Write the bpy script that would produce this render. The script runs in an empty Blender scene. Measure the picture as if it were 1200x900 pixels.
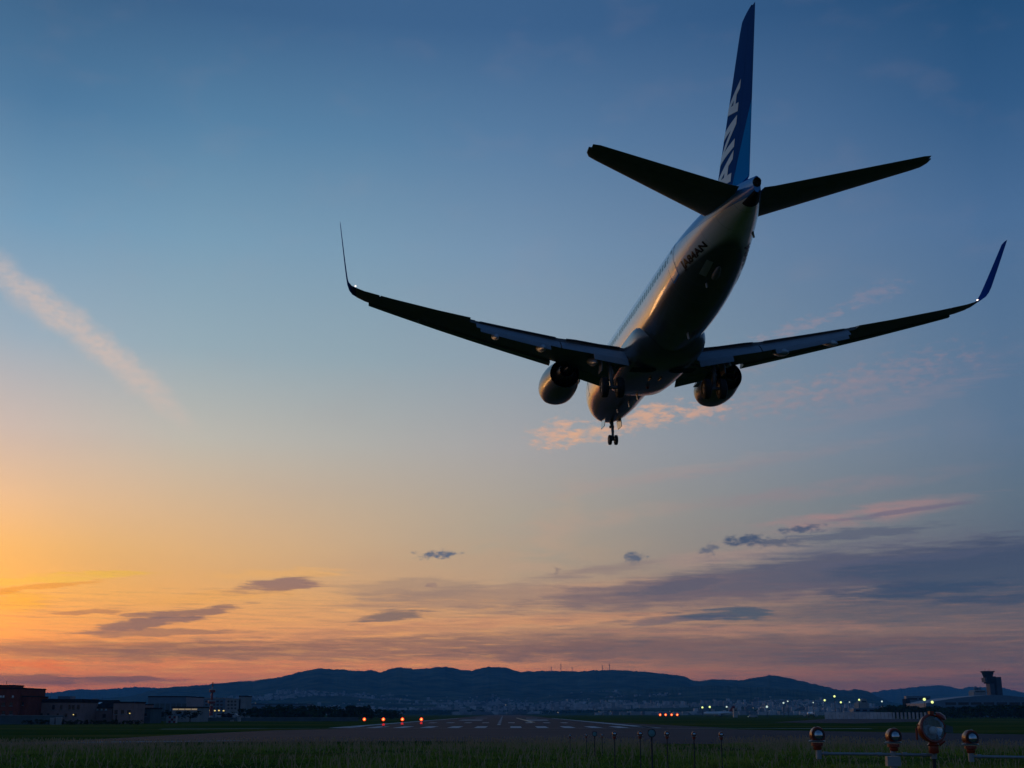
import bpy, bmesh, math, random
import numpy as np
from mathutils import Vector, Matrix, noise as mnoise

random.seed(7); rng = np.random.default_rng(7)
scene = bpy.context.scene
COL = scene.collection
R = math.radians

# ------------------------------------------------------------------ camera, sky, sun, exposure
CAM_H = 3.3; F = 1450.0; PITCH = math.atan(386.0 / F)
cam = bpy.data.cameras.new('camera'); cam.sensor_width = 36; cam.lens = 36 * F / 1200
cam.clip_start = 0.1; cam.clip_end = 60000
co = bpy.data.objects.new('camera', cam); COL.objects.link(co)
co.location = (0, 0, CAM_H); co.rotation_euler = (math.pi / 2 + PITCH, 0, 0)
scene.camera = co
scene.view_settings.view_transform = 'Standard'
scene.view_settings.look = 'None'
scene.view_settings.exposure = 0.0; scene.view_settings.gamma = 1.0
scene.view_settings.use_curve_mapping = False
scene.cycles.volume_bounces = 1
scene.cycles.max_bounces = 8

CT, ST = math.cos(PITCH), math.sin(PITCH)
def ray(u, v):
    a, b = (u - 600) / F, (450 - v) / F
    return Vector((a, CT - b * ST, ST + b * CT))
def at(u, v, Y):                      # a point seen in the photo, at distance Y down the runway
    d = ray(u, v); return Vector((0, 0, CAM_H)) + d * (Y / d.y)
def gnd(u, v, z=0.0):                 # a point on the level field
    d = ray(u, v); return Vector((0, 0, CAM_H)) + d * ((z - CAM_H) / d.z)
def azel(u, v):
    d = ray(u, v); return math.degrees(math.atan2(d.x, d.y)), math.degrees(math.atan2(d.z, math.hypot(d.x, d.y)))
def s2l(c):
    return tuple(((x / 255) / 12.92 if x / 255 <= .04045 else ((x / 255 + .055) / 1.055) ** 2.4) for x in c) + (1.0,)

SUN_AZ, SUN_EL = -31.0, 2.0
world = bpy.data.worlds.new('World'); scene.world = world; world.use_nodes = True
SKY = [  # clear-sky colour by compass bearing (0 = down the runway) and elevation
(-180, [(-4,(9,12,16)),(0,(38,58,90)),(4,(44,68,108)),(9,(44,80,122)),(20,(35,78,125)),(45,(22,56,98)),(90,(20,50,90))]),
(-100, [(-4,(9,12,16)),(0,(66,68,94)),(4,(92,98,124)),(9,(106,126,158)),(20,(88,120,158)),(45,(46,84,126)),(90,(20,50,90))]),
(-55, [(-4,(9,12,16)),(0,(150,92,72)),(3,(196,138,96)),(6,(200,165,132)),(10,(180,170,170)),(18,(140,160,182)),(28,(95,132,168)),(45,(50,92,136)),(90,(20,50,90))]),
(-36, [(-4,(9,12,16)),(0,(215,105,55)),(2,(252,150,50)),(5,(255,196,60)),(8,(255,200,110)),(12,(225,185,150)),(18,(135,158,178)),(28,(66,112,150)),(45,(34,78,120)),(90,(20,50,90))]),
(-22.5, [(-4,(9,12,16)),(0,(190,95,70)),(1,(208,111,74)),(2,(225,126,71)),(3.2,(240,150,63)),(5,(249,176,60)),(7,(252,188,96)),(9,(244,193,139)),(12,(197,177,165)),(16,(144,164,179)),(21,(102,144,174)),(26,(67,115,154)),(31,(50,92,131)),(50,(26,64,104)),(90,(20,50,90))]),
(-15, [(-4,(9,12,16)),(0,(183,95,73)),(1,(202,111,80)),(2,(214,126,84)),(3.2,(225,146,86)),(5,(239,171,88)),(7,(238,183,114)),(9,(221,184,141)),(12,(181,176,164)),(16,(139,162,173)),(21,(109,147,172)),(26,(77,124,160)),(31,(51,94,136)),(50,(26,64,104)),(90,(20,50,90))]),
(-7.5, [(-4,(9,12,16)),(0,(177,95,78)),(1,(195,111,85)),(2,(206,127,92)),(3.2,(212,144,100)),(5,(220,164,107)),(7,(215,175,128)),(9,(200,175,145)),(12,(169,167,160)),(16,(135,157,168)),(21,(110,144,169)),(26,(80,124,160)),(31,(54,96,139)),(50,(26,64,104)),(90,(20,50,90))]),
(0, [(-4,(9,12,16)),(0,(170,95,85)),(1,(188,113,91)),(2,(200,129,98)),(3.2,(199,142,107)),(5,(195,154,119)),(7,(181,163,138)),(9,(178,165,147)),(12,(158,156,156)),(16,(131,149,163)),(21,(107,137,165)),(26,(80,119,157)),(31,(53,94,138)),(50,(26,64,104)),(90,(20,50,90))]),
(7.5, [(-4,(9,12,16)),(0,(144,85,85)),(1,(160,99,90)),(2,(167,111,96)),(3.2,(167,121,105)),(5,(163,131,114)),(7,(154,143,132)),(9,(150,147,142)),(12,(136,142,150)),(16,(116,137,155)),(21,(97,126,156)),(26,(75,111,150)),(31,(48,89,133)),(50,(25,62,102)),(90,(20,50,90))]),
(15, [(-4,(9,12,16)),(0,(120,77,85)),(1,(137,88,89)),(2,(138,95,94)),(3.2,(135,102,101)),(5,(129,109,110)),(7,(125,124,127)),(9,(121,130,137)),(12,(112,127,144)),(16,(99,123,147)),(21,(84,114,148)),(26,(64,101,142)),(31,(39,81,125)),(50,(23,60,100)),(90,(20,50,90))]),
(22.5, [(-4,(9,12,16)),(0,(100,70,85)),(1,(119,80,88)),(2,(114,81,91)),(3.2,(106,84,96)),(5,(95,90,107)),(7,(92,104,121)),(9,(93,112,130)),(12,(84,109,136)),(16,(77,107,139)),(21,(65,101,141)),(26,(40,84,128)),(31,(21,70,114)),(50,(16,54,94)),(90,(20,50,90))]),
(60, [(-4,(9,12,16)),(0,(80,68,90)),(4,(84,78,104)),(9,(72,95,125)),(20,(45,85,130)),(45,(22,58,98)),(90,(20,50,90))]),
(180, [(-4,(9,12,16)),(0,(38,58,90)),(4,(44,68,108)),(9,(44,80,122)),(20,(35,78,125)),(45,(22,56,98)),(90,(20,50,90))]),
]
def build_sky():
    nt = world.node_tree; N = nt.nodes; L = nt.links; N.clear()
    def math_(op, a, b=None, c=None):
        n = N.new('ShaderNodeMath'); n.operation = op
        for i, x in enumerate((a, b, c)):
            if x is None: continue
            if isinstance(x, (int, float)): n.inputs[i].default_value = x
            else: L.new(x, n.inputs[i])
        return n.outputs[0]
    def mrange(v, a, b, c=0.0, d=1.0, smooth=True):
        n = N.new('ShaderNodeMapRange'); n.interpolation_type = 'SMOOTHSTEP' if smooth else 'LINEAR'
        L.new(v, n.inputs[0])
        for i, x in enumerate((a, b, c, d)): n.inputs[i + 1].default_value = x
        return n.outputs[0]
    def mix(f, a, b, mode='MIX'):
        n = N.new('ShaderNodeMix'); n.data_type = 'RGBA'; n.blend_type = mode; n.clamp_factor = True
        for s, x in ((0, f), (6, a), (7, b)):
            if isinstance(x, (int, float, tuple)): n.inputs[s].default_value = x
            else: L.new(x, n.inputs[s])
        return n.outputs[2]
    tc = N.new('ShaderNodeTexCoord'); nrm = N.new('ShaderNodeVectorMath'); nrm.operation = 'NORMALIZE'
    L.new(tc.outputs['Generated'], nrm.inputs[0])
    sp = N.new('ShaderNodeSeparateXYZ'); L.new(nrm.outputs[0], sp.inputs[0])
    az = math_('MULTIPLY', math_('ARCTAN2', sp.outputs[0], sp.outputs[1]), 180 / math.pi)
    el = math_('MULTIPLY', math_('ARCSINE', sp.outputs[2]), 180 / math.pi)
    fac = math_('DIVIDE', math_('ADD', el, 5.0), 95.0)
    prev = None
    for a, st in SKY:
        r = N.new('ShaderNodeValToRGB'); L.new(fac, r.inputs[0]); e = r.color_ramp.elements
        r.color_ramp.interpolation = 'LINEAR'
        # denser stops than the table, blended in display space, so no band edge shows
        for i, (x, c) in enumerate(st):
            k = e[i] if i < 2 else e.new((x + 5) / 95)
            q = s2l(c); y_ = .3 * q[0] + .6 * q[1] + .1 * q[2]; w_ = 1 if 3 < x < 40 else .4
            k.position = (x + 5) / 95; k.color = tuple((v_ + (y_ - v_) * .07 * w_) * (1.20 if 10 < x < 22 else 1.06 if 6 < x <= 10 else 1.12 if 22 <= x < 28 else 1 + .08 * w_) for v_ in q[:3]) + (1,)
        if prev is None: colr = r.outputs[0]
        else: colr = mix(mrange(az, pa, a, smooth=False), colr, r.outputs[0])
        prev = r; pa = a
    # physically based twilight glow, a small share of the total
    nis = N.new('ShaderNodeTexSky'); nis.sky_type = 'NISHITA'; nis.sun_disc = False
    nis.sun_elevation = R(SUN_EL); nis.sun_rotation = R(SUN_AZ)
    colr = mix(0.006, colr, nis.outputs[0], 'ADD')
    gm_ = N.new('ShaderNodeCombineXYZ'); L.new(az, gm_.inputs[0]); L.new(el, gm_.inputs[1])
    gp = N.new('ShaderNodeMapping'); gp.vector_type = 'TEXTURE'; L.new(gm_.outputs[0], gp.inputs[0])
    gp.inputs['Location'].default_value = (-37, 1.8, 0); gp.inputs['Scale'].default_value = (15, 4.5, 1)
    gl = N.new('ShaderNodeVectorMath'); gl.operation = 'LENGTH'; L.new(gp.outputs[0], gl.inputs[0])
    glow = math_('MULTIPLY', mrange(gl.outputs['Value'], 1.0, 0.0), mrange(el, -.2, .4))
    colr = mix(math_('MULTIPLY', glow, glow), colr, (2.2, .85, .14, 1), 'ADD')  # added sunset glow left of view, shaped to rim the fuselage orange
    base = colr
    cv = N.new('ShaderNodeCombineXYZ'); L.new(az, cv.inputs[0]); L.new(el, cv.inputs[1])
    def noise(scale, sx=1, sy=1, detail=4, rough=.55, seed=0, rot=0):
        m = N.new('ShaderNodeMapping'); L.new(cv.outputs[0], m.inputs[0])
        m.inputs['Location'].default_value = (seed * 13.7, seed * 7.3, seed)
        m.inputs['Rotation'].default_value = (0, 0, R(rot)); m.inputs['Scale'].default_value = (sx, sy, 1)
        n = N.new('ShaderNodeTexNoise'); n.inputs['Scale'].default_value = scale
        n.inputs['Detail'].default_value = detail; n.inputs['Roughness'].default_value = rough
        L.new(m.outputs[0], n.inputs['Vector']); return n
    def warp(n, ax, ay):
        s = N.new('ShaderNodeVectorMath'); s.operation = 'SUBTRACT'; L.new(n.outputs['Color'], s.inputs[0]); s.inputs[1].default_value = (.5, .5, .5)
        m = N.new('ShaderNodeVectorMath'); m.operation = 'MULTIPLY_ADD'; L.new(s.outputs[0], m.inputs[0])
        m.inputs[1].default_value = (ax, ay, 0); L.new(cv.outputs[0], m.inputs[2]); return m.outputs[0]
    streak = noise(1.0, .35, 1.6, 5, .6, 3, -4)
    fine = noise(1.0, 1.6, 3.2, 6, .65, 5, -10)
    soft = noise(1.0, .25, .5, 4, .5, 9)
    vS = warp(streak, 4.0, .55); vF = warp(fine, 1.4, .7); vC = warp(noise(1.0, 2.2, 3.4, 5, .6, 2), 1.0, .45)
    vT = warp(noise(1.0, .9, 1.2, 5, .55, 4), .9, .8)
    def blob(vec, u, v, w, h, tilt, edge=0.2):
        a, e = azel(u, v); k = math.degrees(1 / F) * 1.03
        ch = N.new('ShaderNodeVectorMath'); ch.operation = 'MULTIPLY_ADD'     # evaluated after the cloud before it, to keep the shader stack short
        L.new(colr, ch.inputs[0]); ch.inputs[1].default_value = (1e-7, 1e-7, 1e-7); L.new(vec, ch.inputs[2])
        m = N.new('ShaderNodeMapping'); m.vector_type = 'TEXTURE'; L.new(ch.outputs[0], m.inputs[0])
        m.inputs['Location'].default_value = (a, e, 0); m.inputs['Rotation'].default_value = (0, 0, R(tilt))
        m.inputs['Scale'].default_value = (w * k, h * k, 1)
        l = N.new('ShaderNodeVectorMath'); l.operation = 'LENGTH'; L.new(m.outputs[0], l.inputs[0])
        return mrange(l.outputs['Value'], 1.0, edge)
    def paint(mask, rgb, alpha, tex=None, lo=.35, hi=.65):
        nonlocal colr
        f = math_('MULTIPLY', mask, alpha)
        if tex is not None: f = math_('MULTIPLY', f, mrange(tex.outputs['Fac'], lo, hi))
        colr = mix(f, colr, s2l(rgb))
    fiber = noise(1.0, .55, 6.0, 5, .62, 6, -5)
    puff = noise(1.0, 1.5, 3.8, 5, .58, 7, -14)
    fleck = noise(1.0, 2.4, 5.0, 4, .55, 8, -8)
    def erode(mask, rgb, alpha, tex, K=2.0, a=.42, b=.95):
        nonlocal colr
        t = math_('MULTIPLY_ADD', math_('SUBTRACT', tex.outputs['Fac'], .5), K, mask)
        colr = mix(math_('MULTIPLY', mrange(t, a, b), math_('MULTIPLY', mrange(mask, .0, .12), alpha)), colr, s2l(rgb))
    # faint high veil
    paint(mrange(el, 3, 12), (170, 150, 155), .05, soft, .5, .75)
    # old vapour trail, upper left
    for (u, v, w, h, a) in ((20, 335, 75, 17, .66), (75, 372, 75, 17, .72), (125, 410, 70, 17, .72), (170, 450, 62, 15, .58), (205, 485, 45, 12, .22)):
        paint(blob(vT, u, v, w * 1.15, h * 1.4, -38, .0), (222, 196, 182), a * .95, fine, .05, .7)
    # lit altocumulus behind the nose and its faint tail to the right
    for (u, v, w, h, t, a, c) in ((650, 508, 40, 20, 10, .75, (232, 178, 145)), (690, 508, 60, 14, 10, .7, (232, 178, 140)), (760, 488, 60, 17, 12, .72, (232, 175, 138)),
                               (820, 482, 48, 12, 10, .65, (225, 172, 142)), (900, 468, 120, 20, 10, .34, (185, 150, 145)), (1010, 450, 150, 26, 12, .42, (168, 140, 146)),
                               (935, 384, 70, 10, 14, .42, (190, 150, 148)), (1022, 345, 50, 14, 14, .36, (165, 142, 152)), (860, 425, 80, 26, 10, .26, (180, 150, 148)), (1120, 430, 90, 22, 10, .18, (140, 128, 148))):
        erode(blob(vF, u, v, w * 1.3, h * 1.4, t, 0.0), c, a if u < 840 else a * .75, puff, 3.2, .20, 1.35)
    # warm mid-level sheets
    for (u, v, w, h, t, a, c) in ((560, 660, 260, 38, 4, .35, (210, 170, 135)), (700, 610, 160, 16, 8, .3, (200, 165, 145)), (960, 575, 240, 14, 5, .3, (165, 135, 140)),
                               (1010, 605, 150, 16, 6, .6, (185, 140, 135)), (860, 650, 110, 18, 6, .45, (190, 155, 140)), (760, 685, 220, 16, 3, .35, (215, 160, 125)),
                               (640, 640, 120, 34, 60, .25, (205, 172, 145))):
        paint(blob(vS, u, v, w, h, t), c, a, streak, .3, .6)
    # mauve sheets low on the right and along the horizon
    for (u, v, w, h, t, a, c) in ((960, 672, 420, 30, 5, .85, (90, 92, 112)), (1160, 668, 260, 42, 3, .85, (70, 84, 108)), (760, 690, 180, 14, 6, .6, (124, 108, 114)),
                               (1080, 712, 260, 26, 2, .55, (78, 84, 104)), (560, 700, 240, 20, 3, .55, (156, 128, 120)), (480, 690, 130, 18, 3, .4, (145, 126, 122)),
                               (520, 760, 560, 20, 1, .70, (136, 104, 100)), (900, 762, 560, 24, 0, .70, (112, 88, 96)), (130, 762, 330, 16, 1, .65, (150, 108, 90)),
                               (640, 745, 300, 12, 2, .5, (146, 114, 106)), (1100, 765, 300, 24, 0, .5, (98, 78, 92))):
        erode(blob(vS, u, v, w * 1.15, h * 1.2, t, .1), c, a, fiber, 1.2, .22, .85)
    for (u, v, w, h, t, a, c) in ((620, 728, 420, 10, 2, .55, (220, 155, 115)), (880, 738, 300, 10, 0, .55, (172, 125, 115)), (900, 790, 420, 10, 0, .4, (175, 105, 92)), (600, 790, 300, 9, 0, .5, (215, 130, 92)),
                                  (1060, 655, 200, 7, 4, .2, (110, 108, 130))):
        erode(blob(vS, u, v, w * 1.1, h * 1.2, t, .1), c, a, fiber, 2.2, .35, 1.0)
    # bright streaks by the sun
    for (u, v, w, h, t, a, c) in ((40, 680, 120, 7, 4, .5, (255, 205, 70)), (120, 674, 110, 4, 2, .6, (255, 200, 70)), (20, 704, 70, 14, 4, .5, (255, 186, 10)), (330, 672, 130, 8, 3, .6, (252, 190, 110)),
                                  (250, 700, 150, 10, 6, .4, (250, 180, 90)), (20, 780, 140, 8, 0, .7, (238, 120, 55))):
        erode(blob(vS, u, v, w * 1.15, h * 1.3, t, .1), c, a, fiber, 2.0, .35, .95)
    # fine streaks through all the low cloud
    low = math_('MULTIPLY', mrange(el, .2, 1.2), mrange(el, 7.5, 4.5))
    lowr = math_('MULTIPLY', low, mrange(az, -14, 6))
    fib2 = noise(1.0, .35, 9.0, 5, .65, 11, -3); fib3 = noise(1.0, .5, 7.0, 5, .65, 12, -6)
    erode(low, (150, 116, 108), .42, fib2, 2.4, .85, 1.5)
    erode(lowr, (80, 86, 106), .48, fib3, 2.4, .85, 1.5)
    erode(math_('MULTIPLY', low, mrange(az, 18, -6)), (250, 184, 108), .42, fib3, -2.4, .88, 1.5)
    for (u, v, w, h, t, a, c) in ((780, 705, 480, 26, 3, .5, (128, 106, 112)), (1000, 640, 300, 16, 4, .5, (104, 104, 122)), (420, 740, 380, 12, 3, .45, (170, 122, 108)), (700, 668, 200, 12, 7, .5, (140, 120, 122)),
                               (300, 760, 420, 14, 2, .45, (150, 106, 96)), (900, 540, 360, 14, 8, .22, (160, 140, 145)), (760, 560, 300, 16, 9, .22, (190, 160, 150)), (1060, 470, 220, 24, 12, .22, (165, 140, 148)), (1000, 600, 260, 10, 5, .35, (180, 140, 138))):
        erode(blob(vS, u, v, w, h, t, .0), c, a, fiber, 1.8, .25, 1.15)
    # dark lens clouds and scud
    for (u, v, w, h, t, a, c) in ((330, 685, 72, 11, 5, .85, (140, 108, 110)), (215, 718, 95, 7, 8, .9, (140, 108, 106)), (165, 732, 90, 8, 10, .9, (132, 104, 108)), (190, 742, 130, 5, 2, .75, (150, 112, 104)),
                               (110, 718, 55, 4, 1, .75, (170, 120, 95)), (455, 722, 62, 9, 6, .9, (118, 104, 108)), (845, 720, 85, 9, 2, .95, (66, 86, 110)), (800, 726, 90, 5, 3, .6, (80, 84, 112)),
                               (1080, 690, 120, 12, 2, .6, (48, 72, 104)), (1160, 702, 90, 8, 2, .6, (50, 72, 104)), (30, 795, 80, 8, 1, .9, (128, 92, 92)), (145, 797, 90, 5, 0, .9, (130, 92, 92)), (60, 800, 150, 4, 0, .5, (140, 95, 90)),
                               (790, 688, 90, 8, 8, .8, (100, 97, 113)), (40, 690, 90, 4, 8, .6, (235, 150, 40)), (60, 762, 130, 6, 0, .5, (140, 100, 95)), (1050, 600, 110, 5, 5, .8, (120, 112, 130)),
                               (1000, 626, 150, 7, 4, .75, (92, 98, 118)), (320, 800, 40, 3, 0, .7, (165, 105, 88))):
        erode(blob(vS, u, v, w * 1.25, h * 1.3, t, .1), c, a * .9, fiber, 1.7, .30, .85)
    for (u, v, w, h, t, a, c) in ((511, 650, 36, 5.5, 3, .95, (98, 108, 128)), (743, 654, 19, 9, 12, .9, (92, 102, 122)), (653, 669, 9, 4, -40, .7, (150, 128, 122)), (872, 633, 38, 8, 3, .95, (70, 86, 112)),
                               (940, 620, 40, 6, 2, .9, (80, 92, 116)), (830, 644, 16, 6, 10, .8, (96, 102, 120)), (905, 636, 50, 6, 0, .7, (92, 98, 116)), (504, 686, 10, 4, 0, .5, (150, 122, 122))):
        erode(blob(vC, u, v, w * 1.25, h * 1.35, t, .0), c, a, fleck, 2.0, .22, 1.0)
    # the sky low down is seen through the haze: it is that much brighter beyond it
    colr = mix(math_('MULTIPLY', mrange(el, 7.0, 0.0), mrange(el, -.6, 0.0)), colr, mix(1.0, colr, mix(mrange(az, -6, 20), (1.85, 1.62, .90, 1), (1.58, 1.62, 1.02, 1)), 'MULTIPLY'))
    sg = N.new('ShaderNodeMapping'); sg.vector_type = 'TEXTURE'; L.new(cv.outputs[0], sg.inputs[0])
    sg.inputs['Location'].default_value = (-27, 3.6, 0); sg.inputs['Scale'].default_value = (11.5, 8.0, 1)
    sl_ = N.new('ShaderNodeVectorMath'); sl_.operation = 'LENGTH'; L.new(sg.outputs[0], sl_.inputs[0])
    colr = mix(math_('MULTIPLY', mrange(sl_.outputs['Value'], 1.0, 0.0), mrange(el, -.4, .2)), colr, (.46, .13, .0, 1), 'ADD')
    bg = N.new('ShaderNodeBackground'); L.new(colr, bg.inputs[0]); bg.inputs[1].default_value = 1.0
    out = N.new('ShaderNodeOutputWorld'); L.new(bg.outputs[0], out.inputs[0])
build_sky()
world.cycles.sampling_method = 'MANUAL'; world.cycles.sample_map_resolution = 1024

sl = bpy.data.lights.new('sun', 'SUN'); sl.energy = 0.10; sl.angle = R(8); sl.color = (1.0, .50, .18)
so = bpy.data.objects.new('sun', sl); COL.objects.link(so)
sd = Vector((math.sin(R(SUN_AZ)) * math.cos(R(SUN_EL)), math.cos(R(SUN_AZ)) * math.cos(R(SUN_EL)), math.sin(R(SUN_EL))))
so.rotation_euler = sd.to_track_quat('Z', 'Y').to_euler(); so.location = (-200, 300, 60)

# ------------------------------------------------------------------ materials
def mat(name, rgb, rough=.6, metal=0.0, coat=0.0, var=0.0, vscale=3.0, emit=None, estr=0.0, bump=0.0, rgb2=None, detail=5):
    m = bpy.data.materials.new(name); m.use_nodes = True
    nt = m.node_tree; b = nt.nodes['Principled BSDF']
    b.inputs['Base Color'].default_value = (*rgb, 1); b.inputs['Roughness'].default_value = rough
    b.inputs['Metallic'].default_value = metal; b.inputs['Coat Weight'].default_value = coat; b.inputs['Coat Roughness'].default_value = .06
    if var or rgb2:
        tc = nt.nodes.new('ShaderNodeTexCoord'); n = nt.nodes.new('ShaderNodeTexNoise')
        n.inputs['Scale'].default_value = vscale; n.inputs['Detail'].default_value = detail; n.inputs['Roughness'].default_value = .6
        nt.links.new(tc.outputs['Object'], n.inputs['Vector'])
        r = nt.nodes.new('ShaderNodeValToRGB'); nt.links.new(n.outputs['Fac'], r.inputs[0])
        r.color_ramp.elements[0].position = .32; r.color_ramp.elements[1].position = .68
        c2 = rgb2 or tuple(min(1, c * (1 + var)) for c in rgb); c1 = rgb if rgb2 else tuple(c * (1 - var) for c in rgb)
        r.color_ramp.elements[0].color = (*c1, 1); r.color_ramp.elements[1].color = (*c2, 1)
        nt.links.new(r.outputs[0], b.inputs['Base Color'])
        if bump:
            bp = nt.nodes.new('ShaderNodeBump'); bp.inputs['Strength'].default_value = bump
            nt.links.new(n.outputs['Fac'], bp.inputs['Height']); nt.links.new(bp.outputs[0], b.inputs['Normal'])
    if name in ('asphalt', 'taxiway_asphalt'): b.inputs['Specular IOR Level'].default_value = .06
    if name in ('grass_blades', 'dry_seed_stalks', 'wooded_hillside', 'runway_paint', 'leaves', 'pale_render', 'concrete', 'dark_brick', 'wall_teal_grey', 'dark_roof', 'fence_panel'): b.inputs['Specular IOR Level'].default_value = 0
    if name == 'navy_paint': b.inputs['Specular IOR Level'].default_value = 0
    if emit:
        b.inputs['Emission Color'].default_value = (*emit, 1); b.inputs['Emission Strength'].default_value = estr
    return m

M = dict(
    white=mat('airframe_white', (.72, .73, .75), .22, 0, .6, .05, 1.2),
    grey=mat('airframe_grey', (.34, .36, .39), .38, 0, .2, .10, 1.5),
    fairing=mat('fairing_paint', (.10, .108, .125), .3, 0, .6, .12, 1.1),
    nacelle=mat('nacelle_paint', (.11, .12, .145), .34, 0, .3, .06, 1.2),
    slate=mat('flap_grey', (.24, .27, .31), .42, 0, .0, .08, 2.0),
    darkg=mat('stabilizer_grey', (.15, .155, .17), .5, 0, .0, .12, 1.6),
    navy=mat('navy_paint', (.004, .05, .28), .7, 0, .0, .06, 2),
    blue=mat('light_blue_paint', (.015, .20, .55), .25, 0, .5),
    letter=mat('white_lettering', (.52, .53, .55), .3), black=mat('black_lettering', (.012, .012, .014), .4),
    tyre=mat('tyre_rubber', (.015, .015, .015), .8, var=.2, vscale=20), metal=mat('bare_metal', (.55, .55, .56), .3, 1, 0, .12, 6),
    strut=mat('gear_strut', (.16, .16, .165), .45, .2, 0, .15, 8), dark=mat('dark_cavity', (.008, .008, .009), .8),
    glass=mat('cabin_glass', (.03, .035, .045), .12), hot=mat('exhaust_metal', (.10, .085, .075), .4, .9, 0, .3, 5),
    navlight=mat('navigation_lamp', (.9, .9, .9), .3, emit=(1, .80, .68), estr=2.6),
    orange=mat('orange_enamel', (.26, .028, .010), .38, 0, .25, .18, 14), pipe=mat('painted_pipe', (.26, .29, .32), .38, .2, .1, .12, 9),
    teal=mat('teal_lamp_glass', (.10, .24, .25), .3),
    towerdark=mat('tower_cladding', (.045, .055, .075), .7, var=.15, vscale=.3),
    lens=mat('lamp_glass', (.50, .55, .58), .06, .85), post=mat('dull_post', (.035, .035, .038), .7, .1),
    red=mat('red_signal', (.5, .02, .01), .4, emit=(1, .06, .008), estr=1.6), redcore=mat('red_signal_core', (.8, .2, .05), .4, emit=(1, .42, .10), estr=2.2),
    reddim=mat('dim_red_spot', (.5, .02, .01), .4, emit=(1, .03, .04), estr=.5),
    flood=mat('flood_lamp', (.9, .9, .7), .4, emit=(.85, 1, .30), estr=1.3), floodw=mat('white_flood_lamp', (.9, .9, .8), .4, emit=(.75, .95, .80), estr=.8),
    sodium=mat('sodium_lamp', (.9, .7, .3), .4, emit=(1, .75, .22), estr=.8),
    asphalt=mat('asphalt', (.024, .030, .044), .8, var=.25, vscale=.045, bump=0), asphalt2=mat('taxiway_asphalt', (.030, .036, .052), .8, var=.28, vscale=.05),
    paintw=mat('runway_paint', (.62, .62, .62), .55, var=.25, vscale=.25), painty=mat('yellow_line_paint', (.55, .42, .25), .6),
    brick=mat('dark_brick', (.24, .065, .05), .8, var=.2, vscale=.6), pink=mat('pale_render', (.36, .22, .20), .8, var=.15, vscale=.3),
    concrete=mat('concrete', (.28, .28, .28), .8, var=.15, vscale=.3), roofd=mat('dark_roof', (.03, .03, .035), .7, var=.2, vscale=.5),
    bluem=mat('blue_metal_sheet', (.10, .17, .24), .5, var=.12, vscale=.4), win=mat('window_glass', (.02, .024, .03), .15),
    winlit=mat('lit_window', (.6, .5, .3), .4, emit=(1, .72, .38), estr=.22), skylight=mat('skylight', (.75, .78, .8), .2),
    towerred=mat('red_mast_paint', (.22, .016, .014), .5), towerwhite=mat('white_mast_paint', (.36, .36, .36), .5),
    bark=mat('bark', (.05, .035, .025), .9), leaf=mat('leaves', (.022, .040, .016), .7, rgb2=(.050, .075, .028), vscale=1.1),
    fence=mat('fence_panel', (.55, .47, .44), .7, var=.2, vscale=.2), wall=mat('wall_teal_grey', (.10, .13, .14), .8, var=.15, vscale=.3),
)

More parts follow.
